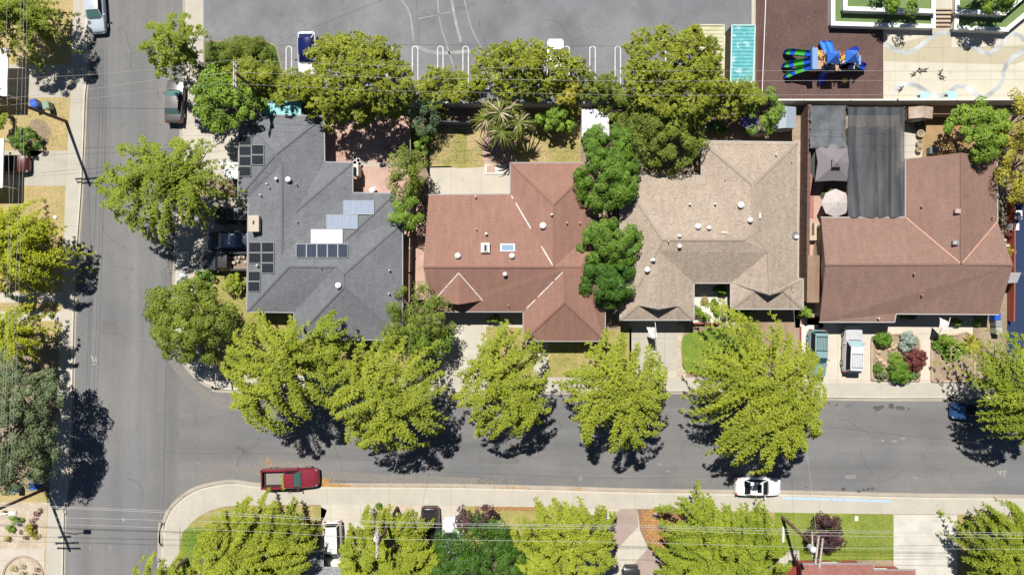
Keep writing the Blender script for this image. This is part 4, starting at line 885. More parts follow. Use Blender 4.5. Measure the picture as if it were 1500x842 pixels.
gable_shed([(1183, 374), (1203, 374), (1202, 443), (1182, 443)], 2.3, .2, mottle('brown_shed_roof', (.24, .16, .11), (.30, .21, .15), .6, 9, None), M_WOOD, 'narrow brown roofed lean-to between the tan and the brown gabled house')
run_wall('blue_tarp', [(1179.5, 375), (1179, 442)], 1.5, .12, plain('blue_tarp', (.02, .12, .60), .5, var=.2), 'bright blue tarp hanging beside the narrow lean-to', 'tarp')
# mobile carports at the left edge
def carport(x1, y0, y1, label, dcar=None):
    a, b_, c_, d = P(-70, y0, 2.6), P(x1, y0, 2.6), P(x1 - 2, y1, 2.6), P(-70, y1, 2.6)
    root = thing('carport', (b_.x - 2, b_.y, Z0), label, 'carport', 'white carports at the left edge'); W = WB(); W.poly([a, b_, c_, d], .12); W.build('roof', M_WHITE, root)
    for q in (b_, c_):
        b = WB(); b.box((q.x - .15, q.y + (.2 if q is c_ else -.2), 1.3), (.1, .1, 2.4)); b.build('post', M_WHITE, root)
carport(12, 71, 141, 'white flat carport roof at the left edge, the upper one'); carport(5.5, 203, 275, 'white flat carport roof at the left edge, the lower one')
# patio structures behind the brown gabled house
def cloth(name, x0, y0, x1, y1, z, m, label, folds, amp=.16, tear=0):
    nx, ny = 60, 24; vs = []; rr = random.Random(int(x0)); ph = [rr.uniform(0, 6) for _ in range(4)]
    for j in range(ny + 1):
        for i in range(nx + 1):
            u, v = i / nx, j / ny; uu = u + .02 * math.sin(v * 3 + 5 * u)
            q_ = uu + .03 * math.sin(uu * 11 + ph[2]) + .02 * math.sin(3 * v + ph[3]); zz = z + amp * abs(math.sin(q_ * math.pi * folds / 2 + ph[0])) ** .6 * (1 + .5 * math.sin(q_ * 17)) - .1 + .05 * math.sin(9 * v + 7 * u + ph[1]) - .25 * math.sin(v * math.pi)
            jx = (tear * (rr.random() - .5) if i in (0, nx) else 0)
            p = P(x0 + (x1 - x0) * u + jx, y0 + (y1 - y0) * v, zz); vs.append(p)
    b = MB(); b.add(vs, [(j * (nx + 1) + i, (j + 1) * (nx + 1) + i, (j + 1) * (nx + 1) + i + 1, j * (nx + 1) + i + 1) for j in range(ny) for i in range(nx)])
    root = thing(name, P((x0 + x1) / 2, (y0 + y1) / 2, Z0), label, 'shade cloth'); b.world = True
    b.build('fabric', m, root, smooth=False)
    for (x, y) in ((x0, y0), (x1, y0), (x0, y1), (x1, y1), ((x0 + x1) / 2, y0), ((x0 + x1) / 2, y1)):
        b = WB(); q = P(x, y, z - .05); b.tube([(q.x, q.y, Z0), (q.x, q.y, z - .05)], .04, 8); b.build('post', M_METAL, root)
m, nt, bs = new_mat('shade_cloth'); _m['shade_cloth'] = m
v = coord(nt, (1, .15, 1)); n_ = noise(nt, v, 1.2, 5); bs.inputs['Roughness'].default_value = .7; bs.inputs['Specular IOR Level'].default_value = .2
L(nt, mixc(nt, ramp(nt, n_, .35, .65), (.055, .062, .070), (.10, .108, .118)), bs.inputs['Base Color'])
tr = nt.nodes.new('ShaderNodeBsdfTransparent'); mx = nt.nodes.new('ShaderNodeMixShader'); mx.inputs[0].default_value = .16
L(nt, bs.outputs[0], mx.inputs[1]); L(nt, tr.outputs[0], mx.inputs[2]); L(nt, mx.outputs[0], nt.nodes['Material Output'].inputs[0]); M_CLOTH = m
m = plain('silver_cloth', (.12, .13, .14), .8, spec=.15, var=.2, vs=1.5); 
cloth('shade_cloth', 1242, 157, 1325, 318, 2.7, M_CLOTH, 'large dark translucent shade cloth in long folds left of the brown gabled house', 8, .30)
cloth('shade_cloth', 1187, 155, 1239, 217, 2.5, m, 'smaller grey shade cloth with ragged edges behind the square gazebo', 5, .14, 3)
gz = thing('gazebo', P(1218, 240, Z0), 'mauve-grey two-tier square gazebo beside the dark shade cloth', 'gazebo')
M_GZ = plain('mauve_canvas', (.19, .172, .185), .85, var=.05)
def gzroof(cs, top, zt, name, h=.05):
    o_ = Vector(gz.location); vs = [P(*c) - o_ for c in cs]; t = P(*top, zt) - o_; n = len(vs)
    b = MB(); dn = Vector((0, 0, h)); b.add(vs + [t] + [v - dn for v in vs], [((i + 1) % n, i, n) for i in range(n)] + [(i, (i + 1) % n, n + 1 + (i + 1) % n, n + 1 + i) for i in range(n)] + [tuple(range(n + 1, 2 * n + 1))])
    o = b.build(name, M_GZ, gz); bm = bmesh.new(); bm.from_mesh(o.data); bmesh.ops.recalc_face_normals(bm, faces=bm.faces); bm.to_mesh(o.data); bm.free()
gzroof([(1194, 214, 2.3), (1223, 212, 2.45), (1246, 214, 2.3), (1251.5, 238, 2.45), (1246, 266, 2.3), (1222, 264.5, 2.45), (1194, 266, 2.3), (1198, 238, 2.45)], (1224, 240), 3.3, 'canopy', .12)
gzroof([(1219, 231, 3.45), (1232, 231, 3.45), (1232, 245, 3.45), (1219, 245, 3.45)], (1226, 238), 3.75, 'top_tier')
b = MB(); o_ = Vector(gz.location); vs = [P(1194, 222, 2.2), P(1188, 232, 1.2), P(1187, 252, 1.1), P(1193, 262, 2.2)]; vs = [v - o_ for v in vs]; b.add(vs + [v - Vector((0, 0, .03)) for v in vs], [(0, 1, 2, 3), (7, 6, 5, 4)]); b.build('side_curtain', plain('pale_curtain', (.30, .33, .33), .8), gz)
for (x, y) in ((1199, 219), (1241, 219), (1241, 260), (1199, 260)):
    b = MB(); q = P(x, y, 1.2) - o_; b.box(q, (.09, .09, 2.4)); b.build('post', M_DARK, gz)
um = thing('patio_umbrella', P(1211, 301, Z0), 'pale pink octagonal patio umbrella next to the square gazebo', 'umbrella')
b = MB(); b.lathe((0, 0, 2.05), [(1.42, 0), (1.42, .03), (.7, .3), (.68, .33), (.06, .52)], 8); b.build('canopy', plain('pale_pink_canvas', (.46, .41, .395), .9, var=.05), um)
b = MB(); b.cyl((0, 0, 0), .03, 2.7, 8); b.cyl((0, 0, 0), .3, .06, 16); b.build('pole', M_DARK, um)
tb = thing('patio_table', P(1235, 296, Z0), 'pale square patio table between the umbrella and the dark cloth', 'table')
b = MB(); b.box((0, 0, .72), (.9, 1.0, .05)); b.build('table_top', plain('cream_top', (.56, .52, .42), .6), tb)
for sx in (-1, 1):
    for sy in (-1, 1): b = MB(); b.box((sx * .38, sy * .42, .36), (.05, .05, .7)); b.build('leg', M_DARK, tb)
br = thing('barbecue', P(1237, 311, Z0), 'black barbecue at the foot of the dark shade cloth', 'barbecue')
b = MB(); b.tube([(-.35, 0, .85), (.35, 0, .85)], .28, 12); b.build('lid', M_BLACK, br, smooth=True)
for sx in (-.3, .3): b = MB(); b.box((sx, 0, .35), (.06, .45, .7)); b.build('leg', M_DARK, br)
wb_ = thing('work_bench', P(1204, 346, Z0), 'pale timber L-shaped bench on the red side yard', 'bench')
b = WB(); b.poly([P(1193, 326, .9), P(1197, 326, .9), P(1197, 352, .9), P(1181, 352, .9), P(1181, 345, .9), P(1193, 345, .9)], .5); b.build('bench_top', M_WOODP, wb_)
b = WB(); b.box(P(1199, 348, .5), (.5, .5, .9)); tag(b.build('storage_tub', plain('blue_plastic', (.02, .12, .60), .5)), 'bright blue plastic tub at the end of the timber bench', 'tub')
sheet('red_deck', [(1180, 252), (1192, 252), (1192, 320), (1180, 320)], Z0 + .03, plain('red_deck_boards', (.33, .14, .12), .8, var=.1), .02)
# purple umbrella/trampoline behind tan house and clutter
um = thing('patio_umbrella', P(1089, 181, Z0), 'violet patio umbrella in the shaded garden behind the tan house', 'umbrella')
b = MB(); b.lathe((0, 0, 1.9), [(1.0, 0), (1.0, .03), (.5, .22), (.05, .4)], 10); b.build('canopy', plain('violet_canvas', (.16, .14, .34), .85), um); b = MB(); b.cyl((0, 0, 0), .03, 2.2, 8); b.build('pole', M_DARK, um)
gable_shed([(1106, 184), (1123, 182), (1125, 196), (1102, 196)], 1.6, .3, mottle('olive_shed_roof', (.20, .17, .13), (.26, .23, .18), 1, 7, None), M_WOOD, 'tiny brown roofed hutch behind the tan house, left of the blue-grey shed')
# swamp awning
aw = thing('awning', P(415, 160, Z0), 'turquoise corrugated awning on the back of the grey house', 'awning'); b = WB(); b.poly([P(384, 147, 2.5), P(441, 149, 2.5), P(441, 170, 2.66), P(384, 168, 2.66)], .05); b.build('roof_sheet', plain('turquoise_plastic', (.13, .42, .42), .5, var=.1), aw)
for x in (386, 412, 439): b = WB(); q = P(x, 149, 1.3); b.box(q, (.08, .08, 2.4)); b.build('post', M_WHITE, aw)
aw = thing('awning', P(338, 248, Z0), 'white panelled awning on the left side of the grey house', 'awning'); b = WB()
b.poly([P(320, 237, 2.3), P(350, 238, 2.5), P(350, 248.4, 2.5), P(324, 248, 2.3)], .05); b.poly([P(325, 249, 2.3), P(350, 249, 2.5), P(350, 262, 2.5), P(330, 262, 2.3)], .05); b.build('roof_sheet', plain('white_awning', (.60, .63, .66), .5, var=.05), aw)
for y in (239, 261): b = WB(); b.box(P(324, y, 1.2), (.07, .07, 2.2)); b.build('post', M_WHITE, aw)
aw = thing('awning', P(1470, 408, Z0), 'greyish translucent awning on the right side of the brown gabled house', 'awning'); b = WB(); b.poly([P(1468, 399, 2.3), P(1496, 399, 2.2), P(1490, 414, 2.1), P(1470, 415, 2.2)], .04); b.build('roof_sheet', plain('grey_awning', (.32, .32, .33), .5, var=.1), aw)
for x, y in ((1472, 402), (1490, 402)): b = WB(); b.box(P(x, y, 1.1), (.06, .06, 2.0)); b.build('post', M_METAL, aw)
# air conditioners
for (x, y, s_, lb) in ((1483, 316, .9, 'square air conditioner with a round fan on the right side of the brown gabled house'), (1480, 333, .7, 'white utility box below the round-fan air conditioner')):
    t = thing('air_conditioner', P(x, y, Z0), lb, 'air conditioner'); b = MB(); b.box((0, 0, .4), (s_, s_, .8)); b.build('cabinet', M_WHITE, t)
    if s_ > .8: b = MB(); b.cyl((0, 0, .8), .32, .03, 20); b.build('fan_grille', M_GREYW, t); b = MB(); b.cyl((0, 0, .83), .1, .03, 12); b.build('fan_hub', M_METAL, t)
t = thing('satellite_dish', P(1163, 345, 2.6), 'small grey satellite dish on the right eave of the tan house', 'satellite dish'); b = MB(); b.lathe((0, 0, .3), [(.02, 0), (.2, .05), (.34, .14), (.36, .15), (.34, .12), (.05, .02)], 14); b.build('reflector', M_METAL, t); b = MB(); b.tube([(0, 0, 0), (0, 0, .3), (.1, .1, .55)], .025, 6); b.build('arm', M_METAL, t)
# patio heater / cluster behind grey house
t = thing('storage_box', P(526, 253, Z0), 'cream upright box on the brick patio beside the grey roof', 'box'); b = MB(); b.box((0, 0, .85), (.5, 1.1, 1.7)); b.build('body', plain('cream_box', (.55, .52, .43), .6), t); b = MB(); b.box((0, 0, 1.72), (.56, 1.16, .05)); b.build('lid', plain('cream_box', (.55, .52, .43)), t)
for i, (x, y) in enumerate([(521, 232), (526, 236), (521, 239), (528, 241)]):
    t = thing('white_pot', P(x, y, Z0), 'white flower pot above the cream box on the brick patio, %s of the four' % ('topmost', 'upper right', 'lower left', 'lower right')[i], 'pot', 'white pots above the cream box'); b = MB(); b.lathe((0, 0, 0), [(.13, 0), (.2, .4), (.22, .42), (.18, .42), (.15, .34)], 12); b.build('pot', M_WHITE, t); b = MB(); b.cyl((0, 0, .3), .15, .04, 12); b.build('soil', M_SOIL, t)
t = thing('folding_chair', P(546, 279, Z0), 'white folding chair at the lower end of the brick patio', 'chair', rz=.5)
b = MB(); b.box((0, 0, .42), (.5, .45, .04)); b.build('seat', M_WHITE, t); b = MB(); b.bar((.24, 0, .42), (.45, 0, .85), .45, .04, up=(0, 0, 1)); b.build('backrest', M_WHITE, t)
for sx in (-.2, .2):
    for sy in (-.2, .2): b = MB(); b.bar((sx, sy, 0), (sx, sy, .42), .03, .03); b.build('leg', M_METAL, t)
t = thing('bicycle', P(576, 217, Z0), 'silver bicycle lying by the hedge at the right of the brick patio', 'bicycle', rz=.1)
for sx in (-.5, .5): b = MB(); b.tube([(sx + .33 * math.cos(k), .1 * math.sin(k), .36 + .33 * math.sin(k)) for k in np.linspace(0, 6.28, 18)], .03, 6); b.build('wheel', M_BLACK, t)
b = MB(); b.tube([(-.5, 0, .36), (-.15, 0, .8), (.35, 0, .8), (.0, 0, .35), (-.5, 0, .36)], .04, 6); b.tube([(.5, 0, .36), (.38, 0, .95)], .03, 6); b.build('frame', M_METAL, t)
b = MB(); b.box((-.17, 0, .9), (.24, .14, .06)); b.build('saddle', M_BLACK, t); b = MB(); b.bar((.38, -.28, .96), (.38, .28, .96), .04, .04); b.build('handlebar', M_METAL, t)
for (x, y, r, lb) in [(1344, 183, .38, 'dark round pot in the shade below the weathered shed'), (1345, 197, .38, 'pale ringed pot, upper of three beside the ochre soil'), (1344, 211, .32, 'pale ringed pot, middle of three beside the ochre soil'), (1343, 220, .30, 'pale ringed pot, lowest of three beside the ochre soil')]:
    t = thing('planter_pot', P(x, y, Z0), lb, 'pot', 'round pots in the right back garden'); m = M_DARK if 'dark' in lb else plain('pale_pot', (.42, .36, .26), .8)
    b = MB(); b.lathe((0, 0, 0), [(r * .7, 0), (r, .45), (r, .5), (r * .78, .5), (r * .7, .35)], 16); b.build('pot', m, t, smooth=True); b = MB(); b.cyl((0, 0, .36), r * .7, .04, 14); b.build('soil', M_SOIL, t)
t = thing('storage_bin', P(1363, 222, Z0), 'grey-green lidded box on the ochre soil', 'box'); b = MB(); b.box((0, 0, .35), (.9, .6, .7)); b.build('body', plain('grey_green_plastic', (.13, .17, .17), .6), t); b = MB(); b.box((0, 0, .72), (.96, .66, .06)); b.build('lid', plain('grey_green_plastic', (.13, .17, .17)), t)
t = thing('kettle_grill', P(504, 273, Z0), 'dark round fire bowl against the side of the grey house', 'fire bowl'); b = MB(); b.lathe((0, 0, .2), [(.2, 0), (.45, .25), (.5, .3), (.42, .3), (.2, .1)], 18); b.build('bowl', M_DARK, t, smooth=True)
# brick steps behind the red-brown house
t = thing('brick_step', P(734, 250, Z0), 'low white step with two brick squares behind the red-brown house', 'step'); b = WB(); b.poly([P(710, 241, .22), P(750, 241, .22), P(750, 255, .22), P(710, 255, .22)], .15); b.build('slab', M_OFFW, t)
for x0, x1 in ((713, 725), (741, 750)): b = WB(); b.poly([P(x0, 242, .236), P(x1, 242, .236), P(x1, 252.5, .236), P(x0, 252.5, .236)], .02); b.build('brick_inset', M_PAVER, t)
# utility lids / mail items in the lawns
for (x, y, lb) in ((1254, 758.5, 'white meter lid in the green lawn above the rose-brown house'), (960, 754, 'white meter lid in the orange mulch bed'), (1130, 767, 'small round white cap in the dry patch left of the purple shrub'), (81.5, 318, 'small white cap in the dry grass near the left pavement')):
    c = P(x, y, Z0); b = MB()
    if 'round' in lb or 'cap' in lb: b.cyl((c.x, c.y, c.z), .2, .12, 14)
    else: b.box((c.x, c.y, c.z + .05), (.34, .5, .12))
    tag(b.build('meter_lid', M_OFFW), lb, 'meter lid')
c = P(1148, 782, Z0); b = MB(); b.box((c.x - .1, c.y, c.z + .1), (.2, 1.6, .2)); tag(b.build('stone_edging', M_OFFW), 'pale concrete edging strip at the left of the green lawn', 'edging')
# ================================================================ VEHICLES
M_TINT = plain('tinted_glass', (.012, .015, .02), .3, spec=.12)
M_TEALG = plain('green_tinted_glass', (.08, .17, .16), .12, spec=.4)
M_BLUEG = plain('deep_blue_glass', (.008, .014, .085), .08, spec=.5)
M_LAMP = plain('headlamp_lens', (.40, .42, .44), .15)
M_TAIL = plain('tail_lamp_lens', (.30, .01, .01), .2)
def lerp(a, b, t): return a + (b - a) * t
def car(name, px, py, deg, label, cat, col, kind='sedan', Lc=4.7, Wc=1.84, glass=None, roofglass=False, z=Z0, wind=None, rack=False, roofcol=None, bed_fill=False, rough=.28, metal=.0, sunroof=False, group=None, rear=None):
    c = P(px, py, z + .8); root = thing(name, (c.x, c.y, z), label, cat, group, rz=math.radians(deg))
    body = paint('paint_' + '_'.join('%02d' % int(v * 100) for v in col), col, rough, metal); glass = glass or M_TINT; wind = wind or glass; rear = rear or glass
    h = Lc / 2
    # (x fraction, half width fraction, height) of the lower body, front to back
    hood, belt, deck = {'sedan': (.86, .98, 1.02), 'suv': (1.02, 1.12, 1.10), 'pickup': (1.08, 1.18, 1.16), 'van': (1.0, 1.15, 1.15), 'hatch': (.90, 1.0, 1.02)}[kind]
    st = [(-1, .74, deck - .30), (-.985, .83, deck - .12), (-.94, .92, deck - .03), (-.86, .965, deck), (-.6, 1., deck), (-.2, 1, belt), (.1, 1, belt), (.36, .99, belt - .02), (.46, .985, (hood + belt) / 2), (.6, .975, hood + .02), (.78, .955, hood - .03), (.88, .92, hood - .09), (.95, .84, hood - .17), (.985, .74, hood - .28), (1, .60, hood - .40)]
    def ring(x, wf, zt):
        w_ = Wc / 2 * wf; return [(x * h, w_ * .90, .22), (x * h, w_, .38), (x * h, w_ * 1.0, zt * .62), (x * h, w_ * .965, zt - .10), (x * h, w_ * .90, zt - .02), (x * h, w_ * .5, zt + .02), (x * h, 0, zt + .03), (x * h, -w_ * .5, zt + .02), (x * h, -w_ * .90, zt - .02), (x * h, -w_ * .965, zt - .10), (x * h, -w_, zt * .62), (x * h, -w_, .38), (x * h, -w_ * .90, .22)]
    b = MB(); rs = st
    if kind == 'pickup':
        rs = [s for s in st if s[0] > -.3]; rs = [(-.17, 1, belt)] + [s for s in rs if s[0] > -.17]
    vs = []; k = 13
    for s_ in rs: vs += ring(*s_)
    n = len(rs)
    b.add(vs, [(i * k + j, (i + 1) * k + j, (i + 1) * k + (j + 1) % k, i * k + (j + 1) % k) for i in range(n - 1) for j in range(k)] + [tuple(range(k)), tuple((n - 1) * k + j for j in range(k))[::-1]])
    bo = b.build('body', body, root, smooth=True)
    if kind == 'pickup':
        x0, x1 = -h, -.17 * h; w_ = Wc / 2; b = MB()
        for s_ in (-1, 1):
            b.box(((x0 + x1) / 2, s_ * (w_ - .10), .80), (x1 - x0, .20, .84)); 
        b.box((x0 + .06, 0, .82), (.12, Wc - .1, .80)); b.build('bed_sides', body, root); b = MB(); b.box((x0 + .22, 0, .72), (.22, Wc - .5, .10)); b.box(((x0 + x1) / 2, -(w_ - .28), .74), (x1 - x0 - .3, .14, .16)); b.build('bed_shade_strip', M_BLACK, root)  # black boxes stand in for the tailgate's shadow inside the bed
        b = MB(); b.box(((x0 + x1) / 2, 0, .60), (x1 - x0 - .06, Wc - .35, .12)); b.build('bed_floor', plain('grey_bed_liner', (.23, .21, .19), .8, var=.12) if not bed_fill else M_SOIL, root)
        if bed_fill:
            for q in range(9): b = MB(); b.box((x0 + .35 + .2 * q * (x1 - x0) / 2.2, random.uniform(-.5, .5), .8), (.3, .25, .3), random.random() * 3); b.build('load', plain('scrap_%d' % (q % 3), ((.35, .28, .22), (.22, .20, .19), (.42, .38, .34))[q % 3], .8), root)
    # cabin
    rz_, cab = {'sedan': (1.44, (-.66, -.42, .10, .40)), 'suv': (1.78, (-.93, -.86, .12, .36)), 'pickup': (1.86, (-.17, -.12, .20, .40)), 'van': (1.75, (-.93, -.84, .28, .56)), 'hatch': (1.50, (-.88, -.62, .10, .42))}[kind]
    xb0, xt0, xt1, xb1 = [v * h for v in cab]; wb = Wc / 2 * .92; wt = Wc / 2 * (.71 if kind in ('sedan', 'hatch') else .70); zb = belt - .02; zr = rz_
    B_ = [(xb0, -wb * .93, zb), (xb1, -wb * .93, zb), (xb1, wb * .93, zb), (xb0, wb * .93, zb)]; T_ = [(xt0, -wt * .96, zr - .03), (xt1, -wt * .96, zr - .03), (xt1, wt * .96, zr - .03), (xt0, wt * .96, zr - .03)]
    b = MB(); b.add([Vector(v) for v in B_ + T_], [(3, 2, 1, 0), (4, 5, 6, 7), (0, 1, 5, 4), (1, 2, 6, 5), (2, 3, 7, 6), (3, 0, 4, 7)]); b.build('pillars', body, root)
    def pane(nm, q, m, ins=.07, off=.018):
        q = [Vector(v) for v in q]; cc = sum(q, Vector()) / 4; nrm = (q[1] - q[0]).cross(q[3] - q[0]).normalized()
        if nrm.dot(cc - Vector((0, 0, 1.0))) < 0: nrm = -nrm
        e = [v + (cc - v).normalized() * ins for v in q]; mid = []
        for i in range(4):      # slight outward bow
            mid.append((e[i] + e[(i + 1) % 4]) / 2 + nrm * .02)
        ring_ = [x for i in range(4) for x in (e[i], mid[i])]; vs = [v + nrm * off for v in ring_] + [cc + nrm * (off + .035)] + [v - nrm * .03 for v in ring_]
        b = MB(); b.add(vs, [(i, (i + 1) % 8, 8) for i in range(8)] + [(i, i + 9, (i + 1) % 8 + 9, (i + 1) % 8) for i in range(8)]); o = b.build(nm, m, root, smooth=True)
        bm = bmesh.new(); bm.from_mesh(o.data); bmesh.ops.recalc_face_normals(bm, faces=bm.faces); bm.to_mesh(o.data); bm.free()
    pane('windshield', [B_[1], B_[2], T_[2], T_[1]], wind); pane('rear_window', [B_[3], B_[0], T_[0], T_[3]], rear)
    pane('side_window', [B_[0], B_[1], T_[1], T_[0]], glass, .10); pane('side_window', [B_[2], B_[3], T_[3], T_[2]], glass, .10)
    # roof skin, domed
    b = MB(); nx, ny = 8, 6; vs = []
    for i in range(nx + 1):
        for j in range(ny + 1):
            u, v_ = i / nx, j / ny; e = 1 - .06 * (abs(2 * u - 1) ** 6)
            vs.append((lerp(xt0 - .03, xt1 + .03, u), (2 * v_ - 1) * wt * e, zr + .05 * (1 - (2 * v_ - 1) ** 2) * (1 - .5 * (2 * u - 1) ** 2) + .0))
    m_ = len(vs); vs += [(x, y, z_ - .06) for x, y, z_ in vs]; g = ny + 1
    fs = [(i * g + j, (i + 1) * g + j, (i + 1) * g + j + 1, i * g + j + 1) for i in range(nx) for j in range(ny)]
    b.add(vs, fs + [tuple(q + m_ for q in f[::-1]) for f in fs] + [(i * g, i * g + m_, (i + 1) * g + m_, (i + 1) * g) for i in range(nx)] + [((i + 1) * g + ny, (i + 1) * g + ny + m_, i * g + ny + m_, i * g + ny) for i in range(nx)]
          + [(j + 1, j + 1 + m_, j + m_, j) for j in range(ny)] + [(nx * g + j, nx * g + j + m_, nx * g + j + 1 + m_, nx * g + j + 1) for j in range(ny)])
    rm = M_BLUEG if roofglass else (roofcol and paint('paint_roof_%d' % int(roofcol[0] * 100), roofcol, rough) or body)
    ro = b.build('roof', rm, root, smooth=True)
    if sunroof: b = MB(); b.box(((xt1 * .72 + xt0 * .28), 0, zr + .05), (.42, .8, .03)); b.build('sunroof', M_TINT, ro)
    if rack:
        b = MB()
        for y in np.linspace(-wt * .75, wt * .75, 7): b.bar((xt0 + .25, y, zr + .07), (xt1 - .65, y, zr + .07), .03, .03)
        for x in (xt0 + .3, xt1 - .7): b.bar((x, -wt * .85, zr + .1), (x, wt * .85, zr + .1), .06, .04)
        b.build('roof_rack', M_DARK if rack == 1 else M_METAL, ro)
    # wheels
    for sx in (-.62, .64):
        for sy in (-1, 1):
            b = MB(); cx, cy = sx * h, sy * (Wc / 2 - .11); r = .33 if kind != 'pickup' else .39
            b.tube([(cx, cy - .11, r + .0), (cx, cy + .115, r)], r, 20); wo_ = b.build('wheel', M_BLACK, root, smooth=True)
            b = MB(); b.tube([(cx, cy + sy * .10, r), (cx, cy + sy * .125, r)], r * .62, 14); b.build('rim', M_METAL, wo_)
    for sy in (-1, 1):
        b = MB(); b.box((xb1 - .28, sy * (Wc / 2 + .09), belt + .02), (.12, .2, .15), sy * -.2); b.build('mirror', body if not roofglass else M_BLACK, root)
        b = MB(); b.box((h * .90, sy * Wc * .36, hood - .22), (.20, .26, .14), sy * -.25); b.build('headlight', M_LAMP, root)
        b = MB(); b.box((-h * .975, sy * Wc * .38, deck - .2), (.10, .3, .2), sy * .2); b.build('tail_light', M_TAIL, root)
    b = MB(); b.box((h * .985, 0, .42), (.1, Wc * .72, .22)); b.build('front_bumper', M_DARK if kind in ('pickup', 'suv') else body, root)
    b = MB(); b.box((-h * .985, 0, .45), (.1, Wc * .8, .2)); b.build('rear_bumper', M_DARK if kind in ('pickup', 'suv') else body, root)
    b = MB()
    b.bar((xb1 + .06, -wb * .7, belt + .02), (xb1 + .06, wb * .7, belt + .02), .05, .03)
    b.bar((h * .62, -wb * .62, hood + .02), (h * .62 + .04, wb * .62, hood + .02), .012, .012)
    b.build('wiper', M_DARK, root)
    if kind == 'pickup':
        for y in (-.5, -.25, 0, .25, .5): b = MB(); b.bar((xt0 + .1, y, zr + .045), (xt1 - .1, y, zr + .045), .07, .03); b.build('roof_rib', body, ro)
    return root
car('parked_car', 139, 14, -86, 'pale silver-blue car cut by the top edge, in the tree shade on the left kerb', 'car', (.42, .47, .55), 'sedan', 4.7, z=0, wind=M_TEALG)
car('parked_car', 255.5, 147, 87, 'dark bronze sedan parked on the right side of the street under the tree tip', 'car', (.10, .09, .09), 'sedan', 4.6, z=0, wind=M_TEALG, rear=M_TEALG, roofcol=(.15, .14, .14))
car('parked_car', 449.5, 79, -89, 'white car with a dark blue glass roof at the left of the car park', 'car', (.78, .78, .78), 'hatch', 4.5, 1.9, roofglass=True, glass=M_BLUEG)
car('parked_car', 814, 88, 90, 'white car almost hidden under a tree in the middle of the car park', 'car', (.75, .75, .75), 'hatch', 4.4, wind=M_BLUEG, rear=M_BLUEG)
car('pickup_truck', 425.5, 700, 1.5, 'dark red pickup truck parked along the lower kerb', 'pickup truck', (.20, .02, .035), 'pickup', 5.75, 1.98, z=0, wind=M_TEALG)
car('parked_car', 1111, 713, -1, 'white sedan with a sunroof parked at the lower kerb beyond the big tree', 'car', (.80, .80, .80), 'sedan', 4.6, 1.83, z=0, sunroof=True)
car('parked_car', 1197.5, 518, -91, 'pale teal estate car with a roof rack beside the white pebble strip', 'car', (.17, .28, .30), 'suv', 4.9, 1.84, rack=1, glass=M_TINT, wind=plain('teal_glass', (.03, .12, .15), .08), roofcol=(.21, .33, .35))
car('parked_car', 1249.5, 511, 88, 'silver estate car on the drive left of the square planter', 'car', (.46, .46, .48), 'suv', 4.8, 1.86, wind=plain('pale_cyan_glass', (.30, .45, .47), .1), rack=2, roofcol=(.60, .60, .63))
car('parked_van', 488, 796, -88.5, 'white van on the drive beside the speckled grey roof', 'van', (.66, .64, .60), 'van', 4.6, 1.75, wind=plain('dark_green_glass', (.01, .045, .035), .08), roofcol=(.76, .76, .77))
car('parked_car', 630, 777, -90, 'black car mostly under the yellow-green tree at the lower edge drive', 'car', (.025, .022, .022), 'suv', 4.8, 1.9)
car('parked_car', 661, 792, 92, 'white car under the dark green tree, only its corner showing by the purple plum', 'car', (.72, .73, .74), 'sedan', 4.6)
car('parked_car', 882, 786, 88, 'white car peeking from under the yellow-green tree by the paver drive', 'car', (.72, .74, .78), 'sedan', 4.5, wind=M_BLUEG)
car('parked_car', 925, 862, 90, 'black car cut by the bottom edge on the paver drive', 'car', (.03, .03, .03), 'suv', 4.6)
car('parked_car', 334, 353, 180, 'dark blue car between the other two on the shaded side drive', 'car', (.03, .04, .07), 'sedan', 4.6, wind=M_BLUEG, glass=plain('sky_blue_glass', (.12, .18, .28), .08), roofcol=(.22, .27, .36))
car('parked_car', 343, 315, 180, 'black car with a grey rear, uppermost on the shaded side drive', 'car', (.03, .03, .03), 'suv', 4.4, roofcol=(.05, .05, .055), rack=2)
car('pickup_truck', 333, 383, 180, 'dark pickup with a cluttered bed, lowest on the shaded side drive', 'pickup truck', (.05, .05, .055), 'pickup', 5.2, 1.9, bed_fill=True)
car('parked_car', 1428, 602, 178, 'deep blue car nearly hidden under the right-hand street tree', 'car', (.02, .06, .16), 'sedan', 4.6, z=0)
car('parked_car', 8, 240, 0, 'dark red car in the shade of the lower white carport', 'car', (.07, .012, .012), 'sedan', 4.5)
# ================================================================ BINS
def wheelie(px, py, m, label, a=0.0, mlid=None, s=1.0):
    t = thing('wheelie_bin', P(px, py, Z0 + .6) * Vector((1, 1, 0)) if False else (P(px, py, Z0 + .8).x, P(px, py, Z0 + .8).y, Z0), label, 'wheelie bin', rz=a)
    b = MB(); b.box((0, 0, .5), (.50 * s, .58 * s, .92), 0, 1.18); b.build('bin_body', m, t)
    b = MB(); b.box((0, -.0, .99), (.62 * s, .72 * s, .05)); b.box((0, -.0, 1.03), (.5 * s, .58 * s, .05)); b.build('lid', mlid or m, t)
    b = MB(); b.tube([(-.24, .38 * s, .93), (.24, .38 * s, .93)], .025, 6); b.build('handle', M_DARK, t)
    for sx in (-.24, .24): b = MB(); b.tube([(sx - .03, .27, .1), (sx + .03, .27, .1)], .1, 10); b.build('wheel', M_BLACK, t)
MB_BLUE = plain('blue_bin_plastic', (.02, .10, .50), .4); MB_GRN = plain('sage_bin_plastic', (.20, .30, .22), .5); MB_GRY = plain('grey_bin_plastic', (.26, .27, .28), .5); MB_BLK = plain('black_bin_plastic', (.03, .03, .03), .4); MB_LB = plain('light_blue_lid', (.10, .20, .62), .35)
